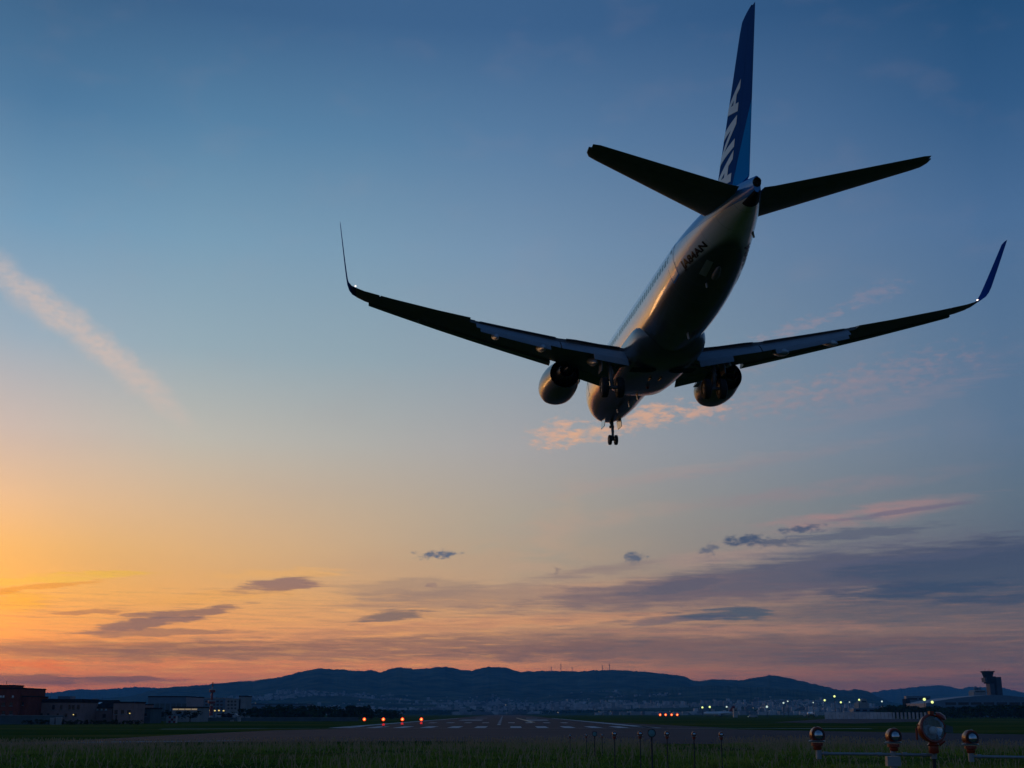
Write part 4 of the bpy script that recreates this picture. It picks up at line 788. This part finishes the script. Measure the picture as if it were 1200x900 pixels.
def body_paint():
    m = bpy.data.materials.new('fuselage_paint'); m.use_nodes = True; nt = m.node_tree; b = nt.nodes['Principled BSDF']; L = nt.links
    b.inputs['Roughness'].default_value = .30; b.inputs['Coat Weight'].default_value = .8; b.inputs['Coat Roughness'].default_value = .05
    tc = nt.nodes.new('ShaderNodeTexCoord'); sp = nt.nodes.new('ShaderNodeSeparateXYZ'); L.new(tc.outputs['Object'], sp.inputs[0])
    def mth(op, a, b_=None):
        n = nt.nodes.new('ShaderNodeMath'); n.operation = op
        for i, x in enumerate((a, b_)):
            if x is None: continue
            if isinstance(x, (int, float)): n.inputs[i].default_value = x
            else: L.new(x, n.inputs[i])
        return n.outputs[0]
    def mx(f, a, c):
        n = nt.nodes.new('ShaderNodeMix'); n.data_type = 'RGBA'
        for s_, x in ((0, f), (6, a), (7, c)):
            if isinstance(x, (int, float, tuple)): n.inputs[s_].default_value = x
            else: L.new(x, n.inputs[s_])
        return n.outputs[2]
    def smooth(v, a, b_):
        n = nt.nodes.new('ShaderNodeMapRange'); n.interpolation_type = 'SMOOTHSTEP'; L.new(v, n.inputs[0]); n.inputs[1].default_value = a; n.inputs[2].default_value = b_; return n.outputs[0]
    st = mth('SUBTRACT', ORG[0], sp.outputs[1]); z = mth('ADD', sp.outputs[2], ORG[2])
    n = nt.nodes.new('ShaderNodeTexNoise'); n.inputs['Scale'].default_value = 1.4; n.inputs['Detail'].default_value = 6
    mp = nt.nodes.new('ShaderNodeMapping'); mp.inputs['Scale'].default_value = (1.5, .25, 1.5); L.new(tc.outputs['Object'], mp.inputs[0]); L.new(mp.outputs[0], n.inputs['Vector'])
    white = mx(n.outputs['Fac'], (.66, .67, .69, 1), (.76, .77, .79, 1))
    belly = mx(n.outputs['Fac'], (.040, .046, .056, 1), (.075, .083, .098, 1))  # grey belly darkened: shade of the underside put into the colour
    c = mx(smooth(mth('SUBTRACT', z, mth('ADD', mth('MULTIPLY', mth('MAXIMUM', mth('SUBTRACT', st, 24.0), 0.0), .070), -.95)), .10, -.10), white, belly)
    # panel joints every couple of metres
    fr = mth('FRACT', mth('DIVIDE', st, 1.52)); c = mx(mth('MULTIPLY', mth('LESS_THAN', fr, .020), .45), c, (.2, .2, .21, 1))
    bl = mth('GREATER_THAN', z, mth('SUBTRACT', 1.62, mth('MULTIPLY', mth('SUBTRACT', st, 16.0), .054)))
    c = mx(bl, c, (.02, .22, .55, 1))
    L.new(c, b.inputs['Base Color'])
    return m
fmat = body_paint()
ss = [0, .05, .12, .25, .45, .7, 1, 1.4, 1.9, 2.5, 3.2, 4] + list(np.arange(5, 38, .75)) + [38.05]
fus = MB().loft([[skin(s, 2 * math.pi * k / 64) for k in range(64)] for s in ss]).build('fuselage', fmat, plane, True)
# tail cone outlet, doors, windows, aerials
MB().lathe([(-.02, .17), (.10, .165), (.12, .14), (.02, .12)], S(38.05, 0, .92), (0, -1, 0), 24).build('exhaust_outlet', M['tyre'], fus, True)
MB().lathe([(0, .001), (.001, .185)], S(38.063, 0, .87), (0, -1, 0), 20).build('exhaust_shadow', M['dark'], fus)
def patch(name, m, s0, s1, a0, a1, off, parent, ns=5, na=5):
    vs = [skin(s0 + (s1 - s0) * i / ns, R(a0 + (a1 - a0) * j / na), off) for i in range(ns + 1) for j in range(na + 1)]
    return MB().add(vs, [(i * (na + 1) + j, (i + 1) * (na + 1) + j, (i + 1) * (na + 1) + j + 1, i * (na + 1) + j + 1) for i in range(ns) for j in range(na)]).build(name, m, parent, True)
for k in range(46):
    s = 5.9 + k * .508 + (.25 if k > 20 else 0)
    for sg in (1, -1): patch('cabin_window', M['glass'], s, s + .25, sg * 77, sg * 88, .008, fus, 1, 2)
for s0, s1 in ((4.6, 5.45), (29.2, 30.05)):
    for sg in (1, -1):
        if s0 > 20:
            e = .05
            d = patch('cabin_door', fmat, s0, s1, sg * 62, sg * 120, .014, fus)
            for q in ((s0 - e, s0, 100, 123), (s1, s1 + e, 100, 123)): patch('door_outline', M['blue'], q[0], q[1], sg * q[2], sg * q[3], .012, d, 1, 8)
            patch('door_outline', M['blue'], s0, s1, sg * 120, sg * 123, .012, d, 3, 1)
            patch('door_window', M['glass'], (s0 + s1) / 2 - .1, (s0 + s1) / 2 + .1, sg * 72, sg * 79, .022, d, 1, 2)
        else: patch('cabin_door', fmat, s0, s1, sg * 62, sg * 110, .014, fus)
for q in ((1.75, 2.35, 32), (1.9, 2.6, 58)):
    for sg in (1, -1): patch('cockpit_window', M['glass'], q[0], q[1], sg * (q[2] - 12), sg * (q[2] + 12), .01, fus, 3, 3)
def blade(s, y, z, h, c, sweep=.25, name='aerial', m=None):
    pts = [(0, 0), (c, 0), (c * .8 + sweep, h), (c * .3 + sweep, h)]
    return MB().loft([[S(s + a, y - .025, z - b) for a, b in pts], [S(s + a, y + .025, z - b) for a, b in pts]]).build(name, m or M['grey'], fus)
blade(9.5, 0, -2.2, .42, .4); blade(12.6, .1, -2.45, .4, .4); blade(25.2, 0, -2.05, .42, .35); blade(7.2, .3, -2.2, .3, .3)
blade(34.6, -.75, -.05, .32, .22, .18, 'drain_mast'); blade(30.6, .35, -1.15, .25, .2, .1, 'drain_mast')
MB().lathe([(0, .02), (.06, .14), (.35, .18), (.9, .12), (1.05, .02)], S(31.2, .1, -1.08), Vector((0, -1, .25)), 12, True).build('tail_skid', M['strut'], fus, True)
patch('tail_cone_shroud', M['dark'], 36.95, 38.05, 138, 232, .012, fus, 5, 10)
patch('access_panel', M['grey'], 31.2, 32.4, 150, 163, .010, fus, 3, 3)
# registration in black capitals on the rear flanks
def text_mesh(txt, bold):
    c = bpy.data.curves.new('lettering', 'FONT'); c.body = txt; c.size = 1; c.offset = bold; c.resolution_u = 3
    o = bpy.data.objects.new('lettering', c); COL.objects.link(o); dg = bpy.context.evaluated_depsgraph_get()
    me = bpy.data.meshes.new_from_object(o.evaluated_get(dg)); bpy.data.objects.remove(o)
    bm = bmesh.new(); bm.from_mesh(me); bmesh.ops.triangulate(bm, faces=bm.faces[:]); bmesh.ops.subdivide_edges(bm, edges=bm.edges[:], cuts=2); bm.to_mesh(me); bm.free()
    v = [tuple(p.co) for p in me.vertices]; f = [tuple(p.vertices) for p in me.polygons]; return v, f
tv, tf = text_mesh('JA84AN', .042); tw_ = max(p[0] for p in tv)
for sg in (1, -1):
    vs = []
    for x, y, _ in tv:
        xx = x if sg > 0 else tw_ - x
        s = 30.75 + xx / tw_ * 2.5; vs.append(skin(s, sg * R(125.0 + 13 * xx / tw_ - y * 19), .02))
    MB().add(vs, tf).build('registration_lettering', M['black'], fus)

def foil(c, tc, x0=0.0, x1=1.0, camber=.015, n=13):      # closed section, (aft, up), leading edge at 0
    xs = [x0 + (x1 - x0) * (1 - math.cos(math.pi * i / (n - 1))) / 2 for i in range(n)]
    th = lambda x: 5 * tc * (.2969 * math.sqrt(max(x, 0)) - .126 * x - .3516 * x * x + .2843 * x ** 3 - .1020 * x ** 4) + .0015
    cm = lambda x: camber * 4 * x * (1 - x)
    up = [(x * c, (cm(x) + th(x)) * c) for x in xs]; lo = [(x * c, (cm(x) - th(x)) * c) for x in reversed(xs)]
    return up + lo
def place(sec, s, y, z, cant=0.0, defl=0.0):               # cant tips the section's up axis inboard; defl droops the nose-to-tail line
    out = []; cd, sd_ = math.cos(defl), math.sin(defl)
    for a, b in sec:
        a2, b2 = a * cd + b * sd_, -a * sd_ + b * cd
        out.append(S(s + a2, y - math.copysign(1, y) * b2 * math.sin(cant), z + b2 * math.cos(cant)))
    return out
WING = [(1.2, 12.30, -1.55, 8.05, .135), (1.88, 12.72, -1.42, 7.55, .13), (3.4, 13.80, -1.24, 6.45, .125), (4.8, 14.85, -1.06, 5.55, .12), (5.7, 15.32, -.95, 4.98, .118), (8.5, 16.78, -.60, 4.08, .112), (10.45, 17.80, -.34, 3.45, .108), (12.5, 18.87, -.04, 2.82, .105), (15.0, 20.18, .37, 2.12, .10), (16.4, 20.92, .62, 1.78, .10), (16.84, 21.25, .74, 1.64, .10)]
def wsec(y):
    ys = [w[0] for w in WING]; return [float(np.interp(y, ys, [w[i] for w in WING])) for i in range(1, 5)]
def span(ya, yb, extra=()): return [ya] + [w[0] for w in WING if ya < w[0] < yb] + [yb]
XC = .755
def foil_pt(c, tc, x, up=True):
    q = foil(c, tc, x, x + 1e-4, n=2); return q[0] if up else q[-1]
for sg in (1, -1):
    mb = MB()
    for ya, yb, x1 in ((1.2, 10.45, XC), (10.45, 17.0, .80), (15.6, 16.84, 1.0)):
        if x1 == .80: mb.loft([place(foil(wsec(y)[2], wsec(y)[3], 0, .80), wsec(y)[0], sg * y, wsec(y)[1]) for y in span(10.452, 15.6)])
        elif x1 == 1.0: mb.loft([place(foil(wsec(y)[2], wsec(y)[3]), wsec(y)[0], sg * y, wsec(y)[1]) for y in span(15.602, 16.84)])
        else: mb.loft([place(foil(wsec(y)[2], wsec(y)[3], 0, XC), wsec(y)[0], sg * y, wsec(y)[1]) for y in span(ya, yb)])
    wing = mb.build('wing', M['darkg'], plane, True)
    # aileron
    MB().loft([place([(a, b) for a, b in foil(wsec(y)[2], wsec(y)[3], .805, 1.0)], wsec(y)[0], sg * y, wsec(y)[1]) for y in span(10.75, 15.55)]).build('aileron', M['darkg'], wing, True)
    # winglet sweeping up from the tip
    wl = [(16.84, .74, 21.25, 1.64, 8), (17.04, .79, 21.48, 1.56, 20), (17.19, .90, 21.80, 1.46, 45), (17.28, 1.08, 22.12, 1.36, 68), (17.33, 1.32, 22.45, 1.26, 79), (17.42, 1.9, 23.08, 1.06, 82), (17.53, 2.7, 23.95, .80, 82), (17.62, 3.38, 24.68, .58, 82), (17.625, 3.44, 24.95, .36, 82)]
    MB().loft([place(foil(c, .048), s, sg * y, z_, R(ct_)) for y, z_, s, c, ct_ in wl]).build('winglet', M['navy'], wing, True)
    # leading edge slats, drooped forward, and the inboard nose flap
    for ya, yb in ((5.75, 8.3), (8.308, 10.9), (10.908, 13.5), (13.508, 16.2)):
        rings = []
        for y in span(ya, yb):
            s, z_, c, tc = wsec(y); rings.append(place(foil(c, tc * 1.0, 0, .14, n=9), s - .075 * c - .06, sg * y, z_ - .045 * c - .05, 0, R(-16)))
        MB().loft(rings).build('slat', M['slate'], wing, True)
    rings = []
    for y in (2.3, 4.2):
        s, z_, c, tc = wsec(y); rings.append(place(foil(.75, .10), s - .45, sg * y, z_ - .55, 0, R(-38)))
    MB().loft(rings).build('leading_edge_flap', M['slate'], wing, True)
    # slotted flaps: main, then the smaller rear element
    for nm, ya, yb, cf, dx, dz, df in (('flap', 1.98, 5.62, .205, .735, -.012, 34), ('flap', 5.68, 10.4, .205, .735, -.012, 34),
                                       ('rear_flap', 2.0, 3.9, .10, .918, -.118, 54), ('rear_flap', 6.3, 10.2, .10, .918, -.118, 54)):
        rings = []
        for y in ([ya, yb] if yb < 5.65 else span(ya, yb)):
            s, z_, c, tc = wsec(y)
            if yb < 5.65: c = 5.1 + (c - 5.1) * .45; s0 = s + wsec(y)[2] - c
            else: s0 = s
            rings.append(place(foil(c * cf, .13, n=11), s0 + dx * c, sg * y, z_ + dz * c + .02 * c, 0, R(df)))
        MB().loft(rings).build(nm, M['slate'], wing, True)
    # spoiler strip over the flap slot
    for ya, yb in ((2.2, 5.3), (5.9, 10.2)):
        r0 = []
        for y in span(ya, yb):
            s, z_, c, tc = wsec(y); ux = foil_pt(c, tc, XC); tx = foil_pt(c, tc, .79)
            r0.append([S(s + ux[0] - .35, sg * y, z_ + ux[1] + .035), S(s + tx[0], sg * y, z_ + tx[1] + .01), S(s + tx[0], sg * y, z_ + tx[1] - .03), S(s + ux[0] - .35, sg * y, z_ + ux[1] - .02)])
        MB().loft(r0).build('spoiler', M['darkg'], wing)
    # flap track fairings drooping with the flaps
    for y, ln_, rr_ in ((3.75, 2.7, .24), (6.75, 2.7, .25), (9.35, 2.3, .21)):
        s, z_, c, tc = wsec(y); p0 = S(s + .50 * c, sg * y, z_ - .055 * c); p1 = S(s + .50 * c + ln_ * .45, sg * y, z_ - .075 * c - .22); p2 = S(s + .50 * c + ln_, sg * y, z_ - .075 * c - .62)
        pts = [p0, p0.lerp(p1, .4), p1, p1.lerp(p2, .5), p1.lerp(p2, .85), p2]
        MB().tube(pts, [.04, rr_ * .8, rr_, rr_ * .85, rr_ * .5, .05], 14).build('flap_track_fairing', M['grey'], wing, True)
    MB().lathe([(-.05, .03), (0, .038), (.04, .035), (.06, .015)], S(22.95, sg * 16.85, .80), (0, -1, 0), 10, True).build('navigation_light', M['navlight'], wing, True)
    # engine
    ec = S(0, sg * 4.86, -1.84); ax = (0, -1, 0)
    E0 = Vector((ec.x, ORG[0], ec.z))
    flat = lambda x, y, d: (x * 1.0, y)
    prof = [(11.55, .80), (11.25, .80), (11.06, .86), (11.0, .93), (11.08, 1.0), (11.35, 1.06), (11.9, 1.11), (12.7, 1.12), (13.5, 1.09), (14.3, 1.0), (14.95, .91), (15.35, .86), (15.36, .83)]
    def squash(x, y, d): return (x * 1.02, y)
    mbn = MB().lathe(prof, E0, ax, 48)
    mbn.v = [(v[0], v[1], v[2] if v[2] > E0.z - .78 else E0.z - .78 + (v[2] - E0.z + .78) * .72) for v in mbn.v]
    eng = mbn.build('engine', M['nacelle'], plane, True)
    MB().lathe([(15.355, .825), (14.4, .80), (13.4, .80), (13.3, .05)], E0, ax, 40).build('fan_duct', M['dark'], eng, True)
    MB().lathe([(11.5, .80), (11.95, .79), (12.0, .30), (11.6, .02)], E0, ax, 40).build('fan_face', M['dark'], eng, True)
    MB().lathe([(13.2, .58), (14.2, .64), (15.0, .60), (15.9, .45), (16.15, .40), (16.14, .37), (15.4, .36)], E0, ax, 36).build('exhaust_nozzle', M['hot'], eng, True)
    MB().lathe([(15.4, .355), (15.42, .27), (16.2, .20), (16.9, .03)], E0, ax, 28, True).build('exhaust_cone', M['hot'], eng, True)
    rg = []
    for z_, s0, s1, hw in ((-1.05, 12.4, 16.6, .22), (-.88, 12.9, 17.3, .26), (-.72, 14.4, 17.8, .26)):
        pts = [(s0, 0), (s0 + .35, .75), (s0 + (s1 - s0) * .45, 1), (s1 - .5, .6), (s1, .05)]
        rg.append([S(a, sg * 4.83 + hw * b, z_ ) for a, b in pts] + [S(a, sg * 4.83 - hw * b, z_) for a, b in reversed(pts)])
    MB().loft(rg).build('pylon', M['white'], eng, True)
    MB().loft([[S(a, sg * 4.83 - sg * (1.02 + e), z_) for a, z_ in ((12.0, -1.75), (13.0, -1.75), (13.1, -1.62), (12.9, -1.58))] for e in (0, .22)]).build('strake', M['white'], eng)
    # tailplane
    TP = [(.55, 33.35, .97, 4.0, .10), (1.0, 33.68, 1.02, 3.75, .10), (6.75, 37.86, 1.73, 1.46, .09), (7.05, 38.12, 1.765, 1.2, .08), (7.17, 38.45, 1.78, .78, .07)]
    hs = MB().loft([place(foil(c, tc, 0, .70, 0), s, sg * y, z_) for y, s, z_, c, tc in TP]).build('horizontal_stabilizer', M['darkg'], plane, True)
    MB().loft([place(foil(c, tc, .706, 1, 0), s, sg * y, z_) for y, s, z_, c, tc in TP[:4]]).build('elevator', M['darkg'], hs, True)
    # main undercarriage
    Wz, Wy = -3.60, 2.86
    g_ = MB().tube([S(19.2, sg * 3.05, -1.72), S(19.45, sg * 2.92, -2.4), S(19.55, sg * Wy, Wz)], [.17, .15, .10], 16)
    g_.tube([S(19.55, sg * (Wy - .62), Wz), S(19.55, sg * (Wy + .62), Wz)], .10, 12)
    gear = g_.build('main_gear', M['strut'], plane, True)
    MB().tube([S(19.4, sg * 2.93, -2.55), S(19.2, sg * 1.5, -2.05)], [.075, .085], 10).build('side_brace', M['strut'], gear, True)
    MB().tube([S(19.4, sg * 2.95, -2.35), S(18.1, sg * 2.9, -1.45)], [.06, .07], 10).build('drag_brace', M['strut'], gear, True)
    MB().tube([S(19.72, sg * Wy, -3.35), S(20.05, sg * Wy, -2.95), S(19.72, sg * 2.9, -2.5)], .045, 8).build('torque_link', M['strut'], gear)
    for e in (-1, 1):
        wl_ = MB().lathe([(-.19, .30), (-.20, .46), (-.15, .545), (-.06, .565), (.06, .565), (.15, .545), (.20, .46), (.19, .30)], S(19.55, sg * Wy + e * .43, Wz), (1, 0, 0), 32).build('wheel', M['tyre'], gear, True)
        # hub as a neighbour part of the leg
        MB().lathe([(-.16, .02), (-.16, .30), (-.10, .31), (.10, .31), (.16, .30), (.16, .02)], S(19.55, sg * Wy + e * .43, Wz), (1, 0, 0), 24).build('wheel_hub', M['strut'], gear, True)
    MB().loft([[S(a, sg * (3.30 + q) + sg * .10 * (-1.3 - z_), z_) for a, z_ in ((18.75, -1.80), (19.9, -1.85), (19.85, -2.75), (18.95, -2.75))] for q in (0, .05)]).build('gear_door', M['darkg'], gear)
# wing-to-body fairing with the open wheel wells
FS = [(10.6, .9, .35), (11.4, 1.5, .85), (12.6, 1.85, 1.12), (14.5, 1.98, 1.20), (18, 2.03, 1.22), (20.4, 2.02, 1.20), (21.3, 1.97, 1.10), (21.9, 1.86, .95), (22.35, 1.62, .70), (22.7, 1.2, .3)]
rings = []
for s, w, h in FS:
    ring = []
    for k in range(44):
        t = 2 * math.pi * k / 44; x, y = math.cos(t), math.sin(t); e = 2 / 2.7
        ring.append(S(s, math.copysign(abs(x) ** e, x) * w, -1.35 + math.copysign(abs(y) ** e, y) * h))
    rings.append(ring)
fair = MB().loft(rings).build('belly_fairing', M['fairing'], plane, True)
for sg in (1, -1):
    MB().lathe([(0, .001), (.004, .60)], S(19.5, sg * .95, -2.576), (0, 0, -1), 28).build('wheel_well', M['dark'], fair)
    MB().add([S(18.9, sg * 1.35, -2.578), S(20.1, sg * 1.35, -2.578), S(20.0, sg * 1.8, -2.56), S(19.0, sg * 1.8, -2.56)], [(0, 1, 2, 3)]).build('strut_bay', M['dark'], fair)
for y in (-.3, .3): MB().tube([S(17.2, y, -2.61), S(17.9, y, -2.63)], .05, 8).build('drain_tube', M['strut'], fair)
MB().lathe([(0, .10), (.08, .09), (.14, .03)], S(15.5, 0, -2.585), (0, 0, -1), 14, True).build('beacon', M['towerred'], fair, True)
# nose undercarriage
nz = -3.60
ng = MB().tube([S(3.7, 0, -1.9), S(3.95, 0, -2.9), S(4.0, 0, nz)], [.11, .10, .07], 14).tube([S(4.0, -.30, nz), S(4.0, .30, nz)], .06, 10).build('nose_gear', M['strut'], plane, True)
MB().tube([S(3.95, 0, -2.85), S(3.0, 0, -2.15)], [.05, .06], 8).build('drag_brace', M['strut'], ng)
MB().tube([S(4.1, 0, -3.4), S(4.35, 0, -3.1), S(4.1, 0, -2.8)], .035, 8).build('torque_link', M['strut'], ng)
MB().box(-.16, .16, S(3.7, 0, 0).y, S(3.85, 0, 0).y + .25, S(0, 0, -2.72).z, S(0, 0, -2.55).z).build('taxi_light', M['strut'], ng)
for e in (-1, 1):
    MB().lathe([(-.10, .18), (-.11, .27), (-.08, .335), (.08, .335), (.11, .27), (.10, .18)], S(4.0, e * .205, nz), (1, 0, 0), 28).build('wheel', M['tyre'], ng, True)
    MB().lathe([(-.08, .02), (-.08, .185), (.08, .185), (.08, .02)], S(4.0, e * .205, nz), (1, 0, 0), 20).build('wheel_hub', M['strut'], ng, True)
    MB().loft([[S(a, e * (.50 + q + .12 * (-2.1 - z_)), z_) for a, z_ in ((2.7, -2.1), (4.3, -2.1), (4.2, -2.68), (2.85, -2.66))] for q in (0, .04)]).build('gear_door', M['white'], ng)
# fin, rudder, dorsal fillet and the tail lettering
FN = [(1.2, 30.9, 6.0, .10), (1.6, 31.35, 5.72, .10), (4.0, 33.40, 4.40, .10), (6.2, 35.27, 3.22, .095), (8.15, 36.92, 2.18, .09), (8.5, 37.3, 1.90, .085), (8.60, 37.75, 1.48, .06)]
def fmat_fin():
    m = bpy.data.materials.new('tail_paint'); m.use_nodes = True; nt = m.node_tree; b = nt.nodes['Principled BSDF']; L = nt.links
    b.inputs['Roughness'].default_value = .62; b.inputs['Specular IOR Level'].default_value = 0
    tc = nt.nodes.new('ShaderNodeTexCoord'); sp = nt.nodes.new('ShaderNodeSeparateXYZ'); L.new(tc.outputs['Object'], sp.inputs[0])
    n1 = nt.nodes.new('ShaderNodeMath'); n1.operation = 'MULTIPLY_ADD'; L.new(sp.outputs[2], n1.inputs[0]); n1.inputs[1].default_value = -1.02; n1.inputs[2].default_value = (34.9 - ORG[0]) * -1 + (1.6 - ORG[2]) * 1.02
    n2 = nt.nodes.new('ShaderNodeMath'); n2.operation = 'LESS_THAN'; L.new(sp.outputs[1], n2.inputs[0]); L.new(n1.outputs[0], n2.inputs[1])
    mx = nt.nodes.new('ShaderNodeMix'); mx.data_type = 'RGBA'; mx.inputs[6].default_value = (.018, .080, .25, 1); mx.inputs[7].default_value = (.012, .25, .60, 1)
    L.new(n2.outputs[0], mx.inputs[0]); L.new(mx.outputs[2], b.inputs['Base Color']); return m
tm_ = fmat_fin()
def fin_ring(z_, s, c, tc, x0, x1): return [S(s + a, b, z_) for a, b in foil(c, tc, x0, x1, 0)]
fin = MB().loft([fin_ring(z_, s, c, tc, 0, .70) for z_, s, c, tc in FN]).build('tail_fin', tm_, plane, True)
MB().loft([fin_ring(z_, s, c, tc, .705, 1) for z_, s, c, tc in FN[1:-1]]).build('rudder', tm_, fin, True)
MB().loft([[S(a, w, z_) for a, z_ in ((26.6, 1.80), (32.5, 1.80), (32.6, 3.05), (31.7, 2.45), (29.5, 2.08))] for w in (-.07, .07)]).build('dorsal_fillet', tm_, fin)
def fin_pt(fx, z_, sg):
    zs = [q[0] for q in FN]; s, c, tc = [float(np.interp(z_, zs, [q[i] for q in FN])) for i in (1, 2, 3)]
    return S(s + fx * c, sg * (foil(c, tc, fx, min(fx + 1e-4, 1), 0, 2)[0][1] + .014), z_)
A_ = [[(0, 0), (.40, 1), (.62, 1), (.28, 0)], [(.72, 0), (.38, 1), (.62, 1), (1.0, 0)], [(.24, .22), (.24, .42), (.76, .42), (.76, .22)]]
N_ = [[(0, 0), (0, 1), (.26, 1), (.26, 0)], [(.74, 0), (.74, 1), (1, 1), (1, 0)], [(.02, 1), (.28, 1), (.98, 0), (.72, 0)]]
for sg in (1, -1):
    mb = MB()
    for k, gl_ in enumerate((A_, N_, A_)):
        zb = 2.15 + 1.34 * k
        for q, st in enumerate(gl_):
            K = 8; vs = []
            for i in range(K + 1):
                t = i / K; l = [st[0][n] + (st[1][n] - st[0][n]) * t for n in (0, 1)]; r_3 = [st[3][n] + (st[2][n] - st[3][n]) * t for n in (0, 1)]
                for j in range(4):
                    x = l[0] + (r_3[0] - l[0]) * j / 3; y = l[1] + (r_3[1] - l[1]) * j / 3
                    p = fin_pt(.60 - .50 * y, zb + 1.2 * (x if sg > 0 else 1 - x), sg); p.x -= sg * .002 * q; vs.append(p)
            mb.add(vs, [(i * 4 + j, (i + 1) * 4 + j, (i + 1) * 4 + j + 1, i * 4 + j + 1) for i in range(K) for j in range(3)])
    mb.build('tail_lettering', M['letter'], fin, recalc=False)

# ------------------------------------------------------------------ evening haze
hm = bpy.data.materials.new('evening_haze'); hm.use_nodes = True; nt = hm.node_tree; nt.nodes.clear()
pv = nt.nodes.new('ShaderNodeVolumePrincipled'); pv.inputs['Color'].default_value = (.13, .52, 1.0, 1); pv.inputs['Density'].default_value = 8.5e-5; pv.inputs['Anisotropy'].default_value = 0.0
ou = nt.nodes.new('ShaderNodeOutputMaterial'); nt.links.new(pv.outputs[0], ou.inputs['Volume'])
hz = MB().box(-9900, 9900, -1450, 14400, -6, 335).build('haze', hm); hz['kind'] = 'stuff'; hz['label'] = 'thin blue evening haze over the airfield and hills'
bpy.context.view_layer.update()
